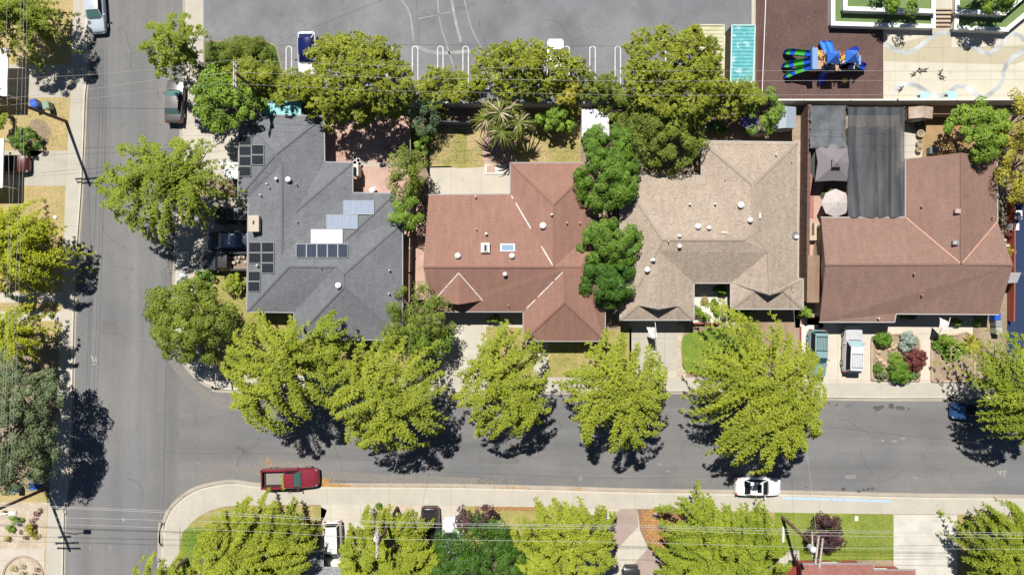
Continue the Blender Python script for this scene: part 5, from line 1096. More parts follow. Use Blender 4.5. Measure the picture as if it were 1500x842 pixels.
wheelie(50.5, 152, MB_BLUE, 'blue wheelie bin beside the sage one by the leaning pole', .3, s=1.15); wheelie(68.5, 155, MB_GRN, 'sage green wheelie bin on the dry grass by the leaning pole', .2, s=1.05)
wheelie(303, 180, MB_BLUE, 'blue lidded wheelie bin on the drive left of the grey house', 0, MB_LB); wheelie(291, 180, MB_GRY, 'grey wheelie bin left of the blue lidded bin on the drive', 0); wheelie(300, 164, MB_BLK, 'black wheelie bin in the tree shade above the blue lidded bin', .6)
wheelie(49, 711, MB_BLUE, 'blue wheelie bin below the dark green tree, the right one of two'); wheelie(22, 716, plain('pale_blue_plastic', (.20, .35, .50), .5), 'pale blue wheelie bin below the dark green tree, the left one of two')
wheelie(1459.5, 464, MB_BLUE, 'blue wheelie bin at the front right corner of the brown gabled house'); wheelie(1461, 473, MB_GRY, 'grey wheelie bin in front of the blue one at the right house corner'); wheelie(1461.5, 484, plain('pale_grey_plastic', (.36, .38, .38), .5), 'pale grey wheelie bin nearest the spiky plant')
# ================================================================ FLAGS
def flag(px, py, a, label, m):
    t = thing('flag', P(px, py, 2.3), label, 'flag', rz=a)
    b = MB(); b.tube([(0, 0, 0), (0, -1.5, .9)], .025, 6); b.build('flagpole', M_WHITE, t)
    b = MB(); vs = []; n = 8
    for i in range(n + 1):
        for j in range(4): u, v_ = i / n, j / 3; vs.append((-.08 - v_ * .75 * (1 - .35 * u), -.55 - u * .95, .35 + .5 * u - v_ * .45 + .08 * math.sin(6 * v_ + 4 * u)))
    b.add(vs, [(i * 4 + j, (i + 1) * 4 + j, (i + 1) * 4 + j + 1, i * 4 + j + 1) for i in range(n) for j in range(3)]); b.build('cloth', m, t)
def flagmat(name, c1, c2):
    m, nt, bs = new_mat(name); v = coord(nt); wv = nt.nodes.new('ShaderNodeTexWave'); wv.inputs['Scale'].default_value = 2.6; L(nt, v, wv.inputs[0]); L(nt, mixc(nt, ramp(nt, wv.outputs[0], .45, .55), c1, c2), bs.inputs['Base Color']); bs.inputs['Roughness'].default_value = .9; return m
flag(959.5, 471, 0, 'pale striped flag leaning out over the tan house drive', flagmat('striped_cloth', (.55, .45, .47), (.62, .60, .60)))
flag(1392, 465, -.6, 'pale striped flag leaning from the front of the brown gabled house', flagmat('striped_cloth_b', (.50, .40, .42), (.60, .58, .58)))
# ================================================================ POLES AND WIRES
def utility_pole(px, py, hgt, label, arms, lean=(0, 0), lamp=None, transformer=None, m=None):
    c = P(px, py, Z0); root = thing('utility_pole', c, label, 'utility pole'); b = MB(); top = Vector((lean[0], lean[1], hgt))
    b.tube([(0, 0, -.1), top * .5, top], .17, 10, .12); b.build('pole', m or M_POLE, root, smooth=True)
    for (zf, half, ang, w_) in arms:
        q = top * zf; d = Vector((math.cos(ang), math.sin(ang), 0)); b = MB(); sh = Vector((-d.y, d.x, 0)) * .16; b.bar(q - d * half + sh, q + d * half + sh, w_, .13); o = b.build('crossarm', plain('bleached_wood', (.46, .42, .37), .8, var=.15), root)
        b = MB()
        for k in (-.92, -.5, .5, .92): p = q + d * half * k + sh; b.lathe((p.x, p.y, p.z + .05), [(.035, 0), (.06, .08), (.03, .2)], 8)
        b.build('insulator', M_GREYW, o)
    if transformer:
        q = top * transformer; b = MB(); b.lathe((q.x - .42, q.y, q.z - .5), [(.26, 0), (.28, .1), (.28, .85), (.18, .95), (.05, 1.0)], 14); b.build('transformer', plain('pale_transformer', (.62, .63, .62), .5), root, smooth=True)
    if lamp:
        q = top * lamp[0]; e = q + Vector(lamp[1]); b = MB(); b.tube([q, q.lerp(e, .5) + Vector((0, 0, .35)), e], .045, 8); a = b.build('lamp_arm', M_METAL, root)
        b = MB(); b.box(e + Vector((.25, 0, -.02)), (.8, .42, .16), 0, .8); b.build('lamp_head', M_OFFW, a)
    return root, c + top
pA, tA = utility_pole(1146, 757, 11.3, 'brown utility pole in the green lawn by the round purple shrub, with pale crossarms', [(.985, 1.35, math.pi / 2 - .12, .12), (.90, 1.3, math.pi / 2 - .12, .12), (.80, 1.3, math.pi / 2 + .02, .12)], lean=(-.6, .3), transformer=.86)
pB, tB = utility_pole(396, 149, 9.6, 'utility pole rising through the bright green tree above the grey house', [(.99, 1.25, math.pi / 2, .12), (.93, 1.25, math.pi / 2, .12)], lean=(.05, .1))
pC, tC = utility_pole(97, 178, 12.2, 'utility pole on the left pavement with its long shadow across the kerb', [(.985, 1.2, 0, .11), (.92, 1.2, 0.1, .11)], lean=(0, 0))
pD, tD = utility_pole(582, 743, 10.8, 'utility pole within the yellow-green tree at the bottom, beside the white van', [(.985, 1.3, math.pi / 2, .12), (.92, 1.3, math.pi / 2, .12)], lean=(0, 0), transformer=.84)
pE, tE = utility_pole(68, 715, 12.0, 'utility pole with a street lamp near the lower left corner below the dark tree', [(.985, 1.15, 0, .11), (.90, 1.15, .05, .11), (.80, .6, .1, .1)], lean=(0, 0), lamp=(.70, (2.2, .15, .3)))
def wire(pts, z, label, r=.02, sag=0.0, m=None, name='overhead_wire', zs=None, grp=None):
    W_ = [P(x, y, (zs[i] if zs else z)) for i, (x, y) in enumerate(pts)]; out = []
    for p, q in zip(W_, W_[1:]):
        for t in np.linspace(0, 1, 10, endpoint=False): out.append(p.lerp(q, t) - Vector((0, 0, sag * 4 * t * (1 - t))))
    out.append(W_[-1]); b = MB(); b.tube(out, r, 5); return tag(b.build(name, m or M_WIRE), label, 'overhead wire', grp)
wire([(-200, 730), (0, 739), (99, 742), (380, 753), (556, 763), (660, 766), (940, 769), (1200, 776), (1500, 780), (1700, 783)], 10.6, 'topmost of the long wires crossing the bottom of the photo', .015)
wire([(-200, 733), (0, 741), (99, 744), (380, 756.5), (556, 765), (660, 768), (940, 771.5), (1200, 779), (1500, 783), (1700, 786)], 10.4, 'second of the long wires crossing the bottom, just below the topmost', .018)
wire([(-200, 752), (0, 756), (99, 758), (380, 765), (556, 771), (660, 772), (940, 774.5), (1207, 784), (1500, 788), (1700, 792)], 10.2, 'third of the long wires crossing the bottom of the photo', .015)
wire([(-200, 762), (0, 765), (142, 769), (380, 778), (556, 789), (660, 790), (940, 794), (1207, 802), (1500, 804), (1700, 806)], 9.9, 'lowest of the long wires crossing the bottom of the photo', .014)
wire([(-60, 120), (127, 110), (225, 102), (343, 88), (560, 96), (940, 104), (1294, 104), (1700, 102)], 9.4, 'uppermost long wire crossing the car park trees', .010)
wire([(-60, 152), (127, 132), (234, 116), (346, 106), (560, 114), (940, 119.5), (1294, 118), (1700, 116)], 9.2, 'middle long wire crossing the car park trees', .012)
wire([(-60, 160), (127, 145), (305, 124), (343, 123), (560, 133), (940, 140), (1294, 139), (1700, 138)], 9.0, 'lowest long wire crossing the car park trees', .010)
for i, (a, b_, c_) in enumerate([((31, -60), (30, 20), (18, 300)), ((36, -60), (34, 60), (27, 300)), ((41, -60), (38, 100), (32, 300)), ((12, -60), (9, 60), (14, 300))]):
    wire([a, b_, c_, (c_[0] - 9, 560), (c_[0] - 18, 700)], 9.5, ['long wire running down the left edge, second from the left', 'long wire running down the left edge, third from the left', 'long wire running down the left edge, the rightmost', 'long wire running down the left edge, the leftmost'][i], .012)
wire([(556, 765), (587, 655), (600, 500), (572, 440)], 0, 'thin service wire slanting from the bottom pole across the side street', .010, zs=(10, 8.5, 6, 4.2))
wire([(1195, 772), (1183, 668), (1172, 560), (1160, 425)], 0, 'thin service wire slanting from the right pole across the side street', .010, zs=(9.8, 7.5, 5.6, 4.0))
wire([(1207, 800), (1500, 797), (1700, 796)], 8.0, 'lower cable running right from the pole by the purple shrub', .014, m=plain('black_cable', (.06, .06, .06), .6))
wire([(346, 124), (380, 165), (440, 262)], 0, 'service wire dropping from the upper left pole to the grey roof', .010, zs=(9, 6, 3.9))
# street signs
for (x, y, hh, nm, lb) in ((311, 551, 2.3, 'street_sign', 'small blade street sign on the corner pavement under the dark tree'), (333, 546, 2.6, 'stop_sign', 'sign on a pole at the corner kerb below the big olive tree')):
    t = thing(nm, P(x, y, Z0), lb, 'road sign'); b = MB(); b.tube([(0, 0, 0), (0, 0, hh)], .035, 8); b.build('post', M_METAL, t)
    b = MB(); b.box((0, 0, hh + .08), (.75 if nm == 'street_sign' else .05, .04 if nm == 'street_sign' else .6, .2 if nm == 'street_sign' else .6)); b.build('sign_plate', plain('sign_green', (.02, .16, .08), .4) if nm == 'street_sign' else M_METAL, t)
# ================================================================ TREES AND PLANTS
def quads_mesh(name, C, U, V, m, parent=None):
    """C centres, U half-length vectors, V half-width vectors (N,3) -> one leaf (diamond) per row"""
    n = len(C); co = np.empty((n, 4, 3), np.float32)
    co[:, 0] = C - U; co[:, 1] = C + V; co[:, 2] = C + U; co[:, 3] = C - V
    me = bpy.data.meshes.new(name); me.vertices.add(n * 4); me.vertices.foreach_set('co', co.ravel())
    me.loops.add(n * 4); me.loops.foreach_set('vertex_index', np.arange(n * 4, dtype=np.int32))
    me.polygons.add(n); me.polygons.foreach_set('loop_start', np.arange(0, n * 4, 4, dtype=np.int32)); me.polygons.foreach_set('loop_total', np.full(n, 4, np.int32))
    me.update(calc_edges=True); me.materials.append(m)
    o = bpy.data.objects.new(name, me); COL.objects.link(o)
    if parent is not None: o.parent = parent
    return o
def unit(a): return a / (np.linalg.norm(a, axis=-1, keepdims=True) + 1e-9)
def lumpy(th, rg, amp=.16):
    ph = rg.uniform(0, 6.28, 4); return 1 + amp * (.5 * np.sin(2 * th + ph[0]) + .45 * np.sin(3 * th + ph[1]) + .4 * np.sin(5 * th + ph[2]) + .3 * np.sin(9 * th + ph[3]))
def leaf_quads(Pn, D, nrm, ln, wd, rg):
    n = len(Pn); nrm = unit(nrm); U = unit(D - nrm * (D * nrm).sum(1, keepdims=True)); V = np.cross(nrm, U)
    sc = rg.uniform(.7, 1.25, (n, 1)); return Pn, U * ln * sc / 2, V * wd * sc / 2
def crown_feather(rx, ry, zc, rz, rg, dens=1.0, leaf=(.165, .075), ls=.42, droop=.6, bias=(0, 0), arm=1.35, center=(0, 0), M_=15, Q=4, K_=7):
    """overlapping drooping fingers that all point outwards; each carries side sprays and leafy twigs"""
    A_ = max(24, int(rx * ry * math.pi * 1.25 * dens)); i_ = np.arange(A_)
    th = i_ * 2.39996 + rg.uniform(0, 6.28) + rg.normal(0, .16, A_); lp = lumpy(th, rg, .13 if arm > 1 else .08)
    u1 = (.12 + .88 * np.sqrt((i_ + .5) / A_) + rg.normal(0, .035, A_)) * lp
    u1 = np.where(rg.uniform(0, 1, A_) < (.10 if arm > 1 else .02), u1 * rg.uniform(1.05, 1.22, A_), u1)
    e1 = np.stack([np.cos(th) * rx * u1, np.sin(th) * ry * u1], 1)
    mean = (rx + ry) / 2
    d = unit(e1 - np.array(center) * mean) * np.clip(.45 + u1, 0, 1.1)[:, None] + np.array(bias) * .9
    sw = .35 * np.sin(e1[:, 0] * .7 + rg.uniform(0, 6)) + .3 * np.sin(e1[:, 1] * .8 + rg.uniform(0, 6)) + rg.normal(0, .10, A_)
    d = unit(d); d = np.stack([d[:, 0] * np.cos(sw) - d[:, 1] * np.sin(sw), d[:, 0] * np.sin(sw) + d[:, 1] * np.cos(sw)], 1)
    AL = np.clip(mean * .46 * rg.uniform(.65, 1.3, A_) * arm, .9, 3.4)
    big = .55 * np.sin(e1[:, 0] * 1.5 + rg.uniform(0, 6)) * np.sin(e1[:, 1] * 1.3 + rg.uniform(0, 6))
    lvl = rg.normal(0, .38, A_) + big
    lvl = np.where(rg.uniform(0, 1, A_) < .42, lvl - rg.uniform(.9, 2.4, A_), lvl)
    t = (np.arange(M_) + .5) / M_
    bend = rg.normal(0, .20, A_); perp = np.stack([-d[:, 1], d[:, 0]], 1)
    pos = e1[:, None] - d[:, None] * (AL[:, None] * (1 - t)[None])[..., None] + perp[:, None] * (bend[:, None] * AL[:, None] * ((1 - t) ** 2)[None])[..., None]
    rr = np.sqrt((pos[..., 0] / rx) ** 2 + (pos[..., 1] / ry) ** 2); dm = np.sqrt(np.clip(1.05 - rr ** 2, 0.0, 1))
    zz = zc + rz * dm + lvl[:, None] - np.clip(rr - .88, 0, 1) * rz * 1.2 + (.16 * np.sin(math.pi * t) - droop * .22 * t ** 2)[None] * AL[:, None]
    side = np.where(np.arange(M_) % 2 == 0, 1., -1.)[None]
    sd = unit(d[:, None] * 1.0 + perp[:, None] * (side * rg.uniform(.35, 1.0, (A_, M_)))[..., None])
    sl_ = ls * rg.uniform(.6, 1.3, (A_, M_)) * (1.12 - .75 * t)[None]
    q = (np.arange(Q) + .3) / Q
    sp = pos[:, :, None] + sd[:, :, None] * (sl_[..., None] * q)[..., None]
    sz = zz[:, :, None] - (droop * (q ** 1.4))[None, None] * sl_[..., None] * .8
    sp2 = np.stack([-sd[..., 1], sd[..., 0]], -1); tws = np.where(np.arange(Q) % 2 == 0, 1., -1.)
    td = unit(sd[:, :, None] * .8 + sp2[:, :, None] * (tws[None, None] * rg.uniform(.2, 1., (A_, M_, Q)))[..., None])
    tl = .36 * rg.uniform(.6, 1.2, (A_, M_, Q)) * (1.05 - .5 * q)[None, None]
    k = (np.arange(K_) + .2) / K_
    P3 = sp[:, :, :, None] + td[:, :, :, None] * (tl[..., None] * k)[..., None]
    Z = sz[..., None] - .4 * (k ** 1.5)[None, None, None] * tl[..., None] + rg.normal(0, .035, tl.shape + (K_,))
    C = np.concatenate([P3, Z[..., None]], -1).reshape(-1, 3)
    D = np.concatenate([np.broadcast_to(td[:, :, :, None], P3.shape), np.full(P3.shape[:-1] + (1,), -.3)], -1).reshape(-1, 3).copy()
    C += rg.normal(0, .04, C.shape); D += rg.normal(0, .3, D.shape)
    nr = np.tile([0, 0, 1.], (len(C), 1)) + rg.normal(0, .36, C.shape)
    C, U, V = leaf_quads(C, D, nr, leaf[0], leaf[1], rg)
    return C, U, V, np.concatenate([pos, zz[..., None]], -1)
def crown_clump(rx, ry, zc, rz, rg, dens=1.5, rc=(.45, .85), nl=170, leaf=(.17, .115), lump=.16, flat=.7, low=.35, lv=(4, 1.2), dip=.5):
    M_ = int(rx * ry * math.pi * dens)
    u = rg.uniform(0, 1, M_) ** .5; th = rg.uniform(0, 2 * math.pi, M_); lp = lumpy(th, rg, lump); lvl = rg.beta(lv[0], lv[1], M_)
    x = np.cos(th) * rx * u * lp; y = np.sin(th) * ry * u * lp
    z = zc + rz * np.sqrt(np.clip(1 - u ** 2, 0, 1)) * (low + (1 - low) * lvl) - (1 - lvl) * rz * dip + rg.normal(0, .15, M_)
    cc = np.stack([x, y, z], 1); rcl = rg.uniform(*rc, M_)
    n = M_ * nl; ci = np.repeat(np.arange(M_), nl)
    v = unit(rg.normal(0, 1, (n, 3))); v[:, 2] = np.where(v[:, 2] < -.35, -v[:, 2], v[:, 2])
    wob = 1 + .2 * np.sin(v[:, 0] * 5 + ci) * np.sin(v[:, 1] * 5 + 2 * ci)
    r = rcl[ci] * rg.uniform(.78, 1.0, n) * wob
    C = cc[ci] + v * r[:, None] * np.array([1, 1, flat]); nr = v * 1.1 + np.array([0, 0, .6]) + rg.normal(0, .28, (n, 3)); D = v * np.array([1, 1, .2]) + rg.normal(0, .6, (n, 3))
    C, U, V = leaf_quads(C, D, nr, leaf[0], leaf[1], rg)
    return C, U, V, cc
def crown_rosette(rx, ry, zc, rz, rg, dens=1.75, leaf=(.25, .10), nr_=20, nl=13, lump=.18):
    """clumps of star-like leaf tips pointing up, as on a ficus"""
    M_ = max(10, int(rx * ry * math.pi * 1.15 * dens)); i_ = np.arange(M_); th = i_ * 2.39996 + rg.normal(0, .2, M_); u = np.sqrt((i_ + .5) / M_) + rg.normal(0, .05, M_); lp = lumpy(th, rg, lump)
    x = np.cos(th) * rx * u * lp; y = np.sin(th) * ry * u * lp; lo = rg.uniform(0, 1, M_) < .4
    z = zc + rz * np.sqrt(np.clip(1.02 - u ** 2, 0, 1)) + rg.normal(0, .35, M_) - lo * rg.uniform(.8, 2.2, M_)
    cc = np.stack([x, y, z], 1); rc = rg.uniform(.45, .85, M_)
    R_ = M_ * nr_; ri = np.repeat(np.arange(M_), nr_); v = unit(rg.normal(0, 1, (R_, 3))); v[:, 2] = np.abs(v[:, 2]) * .9 - .1
    rp = cc[ri] + v * (rc[ri] * rg.uniform(.7, 1.15, R_))[:, None] * np.array([1, 1, .7])
    n = R_ * nl; ci = np.repeat(np.arange(R_), nl); a = rg.uniform(0, 6.28, n); el = rg.uniform(-.3, 1.0, n)
    w_ = np.stack([np.cos(a) * np.cos(el), np.sin(a) * np.cos(el), np.sin(el)], 1)
    C = rp[ci] + w_ * rg.uniform(.03, .20, n)[:, None]; nr = np.array([0, 0, .8]) + v[ci] * .7 + rg.normal(0, .25, (n, 3))
    C, U, V = leaf_quads(C, w_ + rg.normal(0, .15, (n, 3)), nr, leaf[0], leaf[1], rg)
    return C, U, V, cc
LM = dict(
    lime=leafmat('lime_leaves', (0.139, 0.182, 0.012), (.37, .42, .035), .09, (.42, .40, .16)),
    lime2=leafmat('lime_leaves_deep', (0.109, 0.158, 0.012), (.31, .375, .035), .08),
    yellow=leafmat('yellow_green_leaves', (0.191, 0.238, 0.008), (.46, .49, .025), .1),
    olive=leafmat('olive_leaves', (0.069, 0.096, 0.008), (.32, .355, .03), .08),
    oliveg=leafmat('olive_green_leaves', (0.063, 0.099, 0.012), (.215, .27, .035), .12),
    green=leafmat('bright_green_leaves', (0.073, 0.145, 0.013), (.26, .39, .045), .14),
    mid=leafmat('mid_green_leaves', (.038, .10, .008), (.16, .28, .03), .1),
    deep=leafmat('deep_green_leaves', (.022, .075, .006), (.08, .175, .018), .08),
    grey=leafmat('grey_green_leaves', (0.066, 0.086, 0.046), (.19, .25, .105), .1),
    blue=leafmat('blue_green_leaves', (0.053, 0.099, 0.046), (.18, .28, .13), .15),
    corner=leafmat('corner_tree_leaves', (0.066, 0.099, 0.012), (.24, .30, .035), .12),
    purple=leafmat('purple_plum_leaves', (0.030, 0.013, 0.018), (.11, .055, .06), .1),
    red=leafmat('dark_red_leaves', (0.079, 0.020, 0.017), (.20, .06, .05), .1),
    silver=leafmat('blue_silver_leaves', (0.165, 0.218, 0.178), (.38, .46, .38), .1),
    gold=leafmat('golden_olive_leaves', (0.218, 0.211, 0.020), (.47, .43, .06), .2),
    palm=leafmat('palm_leaves', (0.059, 0.092, 0.013), (.22, .25, .05), .08))
def limbs(root, targets, base, top, r0, rg, n=9, mat=None):
    b = MB(); b.tube([(base[0], base[1], -.1), (lerp(base[0], top[0], .5) + rg.normal(0, .05), lerp(base[1], top[1], .5), top[2] * .5), top], r0 * 1.25, 9, r0 * .8)
    idx = rg.choice(len(targets), min(n, len(targets)), replace=False)
    for i in idx:
        q = Vector(targets[i]); q.z -= .35; p = Vector(top); mid = p.lerp(q, .55) + Vector((rg.normal(0, .15), rg.normal(0, .15), .35)); b.tube([p, mid, q], r0 * .5, 6, .03)
        for _ in range(2):
            e = mid.lerp(q, .5) + Vector((rg.normal(0, .35), rg.normal(0, .35), rg.uniform(-.1, .2))); b.tube([mid, mid.lerp(e, .6) + Vector((0, 0, .1)), e], r0 * .22, 5, .015)
    b.build('trunk', mat or M_TRUNK, root, smooth=True)
def tree(px, py, rpx, rpy, kind, mat, label, h=7.5, thick=.45, grp=None, name='tree', cat='tree', seed=None, trunk_off=(0, 0), zf=.52, **kw):
    """crown centre and radii in photo pixels at the crown's mid height"""
    rg = np.random.default_rng(seed if seed is not None else int(px * 31 + py * 17) % 99991)
    if kind == 'feather': h *= 1.16
    zc = h * zf; rz = h - zc; kk = K * (H - zc) / H; rx, ry = rpx * kk, rpy * kk; c = P(px, py, zc)
    if kind == 'feather': rx *= 1.06; ry *= 1.06; h *= 1.0
    root = thing(name, (c.x, c.y, Z0), label, cat, grp)
    f = dict(feather=crown_feather, clump=crown_clump, rosette=crown_rosette)[kind]
    C, U, V, br = f(rx, ry, zc, rz, rg, **kw)
    C = np.array(C); C[:, 2] = np.maximum(C[:, 2], .12)
    quads_mesh('crown', C, U, V, LM[mat], root)
    tg = br.reshape(-1, 3)
    if h < 2.6:
        b = MB(); b.tube([(0, 0, -.05), (0, 0, zc * .8)], .05, 6, .03); b.build('stem', M_TRUNK, root); return root
    limbs(root, tg[tg[:, 2] > zc * .8] if (tg[:, 2] > zc * .8).sum() > 12 else tg, trunk_off, (trunk_off[0] * .6, trunk_off[1] * .6, zc * .62), thick * .42, rg, 16 if rx > 3 else 6)
    return root
SG = 'yellow-green street trees'
# street trees on the north kerb
tree(420, 543, 82, 88, 'feather', 'lime', 'leftmost feathery yellow-green tree on the side street, over the grey roof edge', 8.2, grp=SG, bias=(-.2, -.2))
tree(572, 573, 88, 84, 'feather', 'lime', 'feathery yellow-green tree in front of the gap between grey and red-brown houses', 8.2, grp=SG, bias=(.0, -.25))
tree(494, 498, 24, 44, 'feather', 'lime2', 'narrow yellow-green spray of a tree reaching up over the grey roof', 7.0, grp=SG, bias=(0, .8))
tree(612, 468, 46, 52, 'clump', 'oliveg', 'olive-green twiggy tree at the right corner of the grey roof', 6.8, dens=2.2, nl=122, leaf=(0.152, 0.099), rc=(.35, .7))
tree(625, 500, 36, 34, 'clump', 'green', 'greener tree squeezed between the twiggy tree and the street trees', 5.6, dens=2.0, nl=122)
tree(739, 561, 68, 78, 'feather', 'lime', 'feathery yellow-green tree in front of the red-brown house drive', 7.0, grp=SG, bias=(0, -.15))
tree(901, 573, 80, 82, 'feather', 'lime', 'feathery yellow-green tree between the red-brown and tan house drives', 7.4, grp=SG, bias=(-.05, -.12))
tree(1101, 572, 97, 110, 'feather', 'lime', 'largest feathery yellow-green tree, in front of the tan house', 8.6, .6, grp=SG, bias=(-.05, -.05), dens=1.15)
tree(1476, 566, 72, 76, 'feather', 'lime2', 'feathery tree at the right edge below the bins, over the blue car', 7.4, .5, grp=SG, bias=(-.3, 0), dens=1.5)
# corner
tree(250, 278, 88, 76, 'feather', 'lime2', 'wide feathery tree spreading its long sprays left over the street', 7.4, .5, bias=(-.9, -.12))
tree(266, 80, 44, 50, 'feather', 'lime2', 'feathery tree at the top over the dark bronze sedan', 7.2, bias=(-.7, .0))
tree(285, 470, 62, 59, 'clump', 'corner', 'dense dark olive tree on the street corner', 7.8, dens=2.3, nl=262, leaf=(0.167, 0.106), rc=(.5, .9))
tree(338, 150, 47, 46, 'clump', 'green', 'bright green broad-leaved tree at the top left corner of the grey roof', 6.6, dens=2.2, nl=140, leaf=(0.228, 0.144), rc=(.4, .75))
tree(375, 118, 38, 26, 'rosette', 'olive', 'small olive tree behind the upper left utility pole', 5.0)
tree(354, 84, 43, 24, 'clump', 'oliveg', 'low clipped green bush mass at the left end of the car park', 2.3, name='hedge', cat='hedge', zf=.3, dens=3.4, nl=297, leaf=(0.122, 0.084), rc=(.5, .8), lump=.05)
tree(372, 68, 26, 9, 'clump', 'oliveg', 'clipped green top edge of the bush bed by the car park kerb', 2.0, name='hedge', cat='hedge', zf=.4, dens=4, nl=210, leaf=(0.114, 0.076), rc=(.4, .6))
# row behind the houses
RW = 'trees along the back wall of the car park'
tree(525, 122, 78, 66, 'rosette', 'olive', 'wide olive tree with leaf rosettes behind the grey house patio', 7.6, .5, grp=RW)
tree(437, 134, 40, 20, 'rosette', 'olive', 'low olive tree just left of the wide one, above the turquoise awning', 4.6, grp=RW)
tree(655, 132, 42, 26, 'rosette', 'olive', 'small olive tree in the row, left of the palm', 4.4, grp=RW)
tree(767, 108, 72, 42, 'rosette', 'olive', 'olive tree over the hidden white car in the car park', 6.4, grp=RW)
tree(829, 140, 20, 22, 'rosette', 'gold', 'small yellowing tree right of the palm', 4.2, grp=RW)
tree(876, 132, 34, 20, 'rosette', 'oliveg', 'low olive-green tree above the white shed', 4.2, grp=RW)
tree(984, 118, 76, 68, 'rosette', 'olive', 'large olive tree left of the cream container', 7.6, .5, grp=RW)
tree(1078, 150, 34, 22, 'rosette', 'olive', 'yellowish tree below the turquoise container', 5.0, grp=RW)
tree(915, 160, 30, 20, 'clump', 'oliveg', 'bushy tree just right of the white shed', 4.2, dens=2.4, nl=140)
tree(967, 206, 62, 44, 'clump', 'oliveg', 'broad green tree shading the upper left of the tan roof', 6.2, dens=2.4, nl=148, leaf=(0.167, 0.114), rc=(.4, .75))
tree(888, 216, 42, 28, 'clump', 'mid', 'round dense tree, topmost of the green column left of the tan house', 5.6, dens=2.9, nl=260, leaf=(.15, .11), rc=(.42, .72), lump=.05, lv=(9, 1), flat=.9)
tree(886, 266, 46, 44, 'clump', 'mid', 'round dense tree in the middle of the green column left of the tan house', 6.2, dens=2.9, nl=260, leaf=(.15, .11), rc=(.42, .72), lump=.05, lv=(9, 1), flat=.9)
tree(892, 358, 43, 33, 'clump', 'mid', 'round dense tree below the gap in the green column', 6.0, dens=2.9, nl=260, leaf=(.15, .11), rc=(.42, .72), lump=.05, lv=(9, 1), flat=.9)
tree(888, 411, 41, 34, 'clump', 'deep', 'round deep green tree, lowest of the green column', 5.6, dens=2.9, nl=260, leaf=(.15, .11), rc=(.42, .72), lump=.05, lv=(9, 1), flat=.9)
tree(1116, 165, 25, 28, 'clump', 'green', 'bright green bushy tree beside the blue-grey shed', 4.6, dens=2.8, nl=140, leaf=(0.167, 0.114), rc=(.35, .6))
tree(624, 170, 21, 28, 'clump', 'blue', 'small blue-green tree above the wooden fence', 4.4, dens=3, nl=140, leaf=(0.122, 0.076), rc=(.3, .6))
tree(597, 250, 33, 36, 'clump', 'oliveg', 'yellow-green bushy tree right of the brick patio', 5.0, dens=2.4, nl=140, leaf=(0.152, 0.106), rc=(.35, .7))
tree(595, 310, 28, 24, 'clump', 'green', 'small round green tree at the top right corner of the grey roof', 4.4, dens=2.6, nl=157, leaf=(0.152, 0.106), rc=(.35, .7))
tree(616, 211, 14, 15, 'clump', 'green', 'bright green bush by the fence at the right of the patio', 2.4, name='bush', cat='bush', zf=.4, dens=5, nl=105, rc=(.2, .45))
tree(812, 178, 28, 18, 'clump', 'green', 'large-leaved bush at the back of the dry lawn', 3.0, name='bush', cat='bush', zf=.45, dens=2.6, nl=22, leaf=(.5, .36), rc=(.4, .7))
tree(1426, 196, 41, 43, 'clump', 'green', 'bright green tree over the back of the brown gabled house', 6.4, dens=2.3, nl=148, leaf=(0.205, 0.144), rc=(.4, .75))
tree(1482, 185, 22, 44, 'clump', 'gold', 'golden-olive tree against the right edge, the upper one', 6.8, dens=2.4, nl=140, leaf=(0.190, 0.106))
tree(1487, 252, 34, 48, 'clump', 'gold', 'golden-olive tree against the right edge, the lower one', 6.4, dens=2.4, nl=140, leaf=(0.190, 0.106))
tree(1318, -6, 34, 24, 'clump', 'green', 'tree over the left lawn terrace at the top edge', 5.6, dens=2.6, nl=140, leaf=(0.182, 0.129), rc=(.35, .65))
tree(1449, -4, 44, 28, 'clump', 'green', 'tree over the right lawn terrace at the top edge', 5.8, dens=2.4, nl=140, leaf=(0.182, 0.129), rc=(.35, .65))
# left strip
tree(42, 32, 66, 52, 'feather', 'lime2', 'feathery tree at the upper left corner above the white carport', 5.8, .5, dens=1.4)
tree(30, 366, 72, 72, 'feather', 'yellow', 'bright yellow-green feathery tree on the left edge', 5.6, .45, dens=1.4)
tree(32, 492, 46, 44, 'feather', 'yellow', 'smaller yellow-green tree just above the dark grey-green one at the left', 5.2, .4)
tree(28, 612, 62, 96, 'clump', 'grey', 'tall dark grey-green tree casting a deep shadow on the left street', 9.2, .7, dens=2.8, nl=210, leaf=(0.182, 0.114), zf=.6)
tree(4, 168, 14, 20, 'clump', 'lime2', 'small green shrub tree cut by the left edge between the carports', 3.0, dens=4, nl=105, rc=(.25, .5))
# bottom row
tree(380, 803, 86, 72, 'feather', 'lime', 'yellow-green clumpy tree at the bottom left, over the green lawn', 5.6, .5, dens=2.3, arm=.62, ls=.36)
tree(250, 838, 42, 34, 'feather', 'lime', 'yellow-green tree tips cut by the bottom edge left of the lawn', 6.0)
tree(573, 808, 74, 62, 'feather', 'lime', 'yellow-green tree around the bottom utility pole', 5.4, .45, dens=2.3, arm=.62, ls=.36)
tree(703, 820, 74, 58, 'clump', 'deep', 'deep green rounded tree at the bottom between two yellow-green ones', 6.6, .45, dens=2.4, nl=210, leaf=(0.144, 0.099), rc=(.45, .85), lump=.05, lv=(9, 1), flat=.9)
tree(697, 757, 35, 20, 'clump', 'purple', 'purple plum tree above the deep green tree at the bottom', 4.0, dens=3, nl=122, leaf=(0.152, 0.106), rc=(.3, .55))
tree(826, 792, 72, 62, 'feather', 'lime', 'yellow-green tree left of the paver drive at the bottom', 6.0, .45, dens=2.3, arm=.62, ls=.36)
tree(1053, 808, 92, 82, 'feather', 'lime2', 'broad even yellow-green tree right of the orange mulch bed', 6.4, .5, dens=2.3, arm=.62, ls=.36, bias=(.25, -.15))
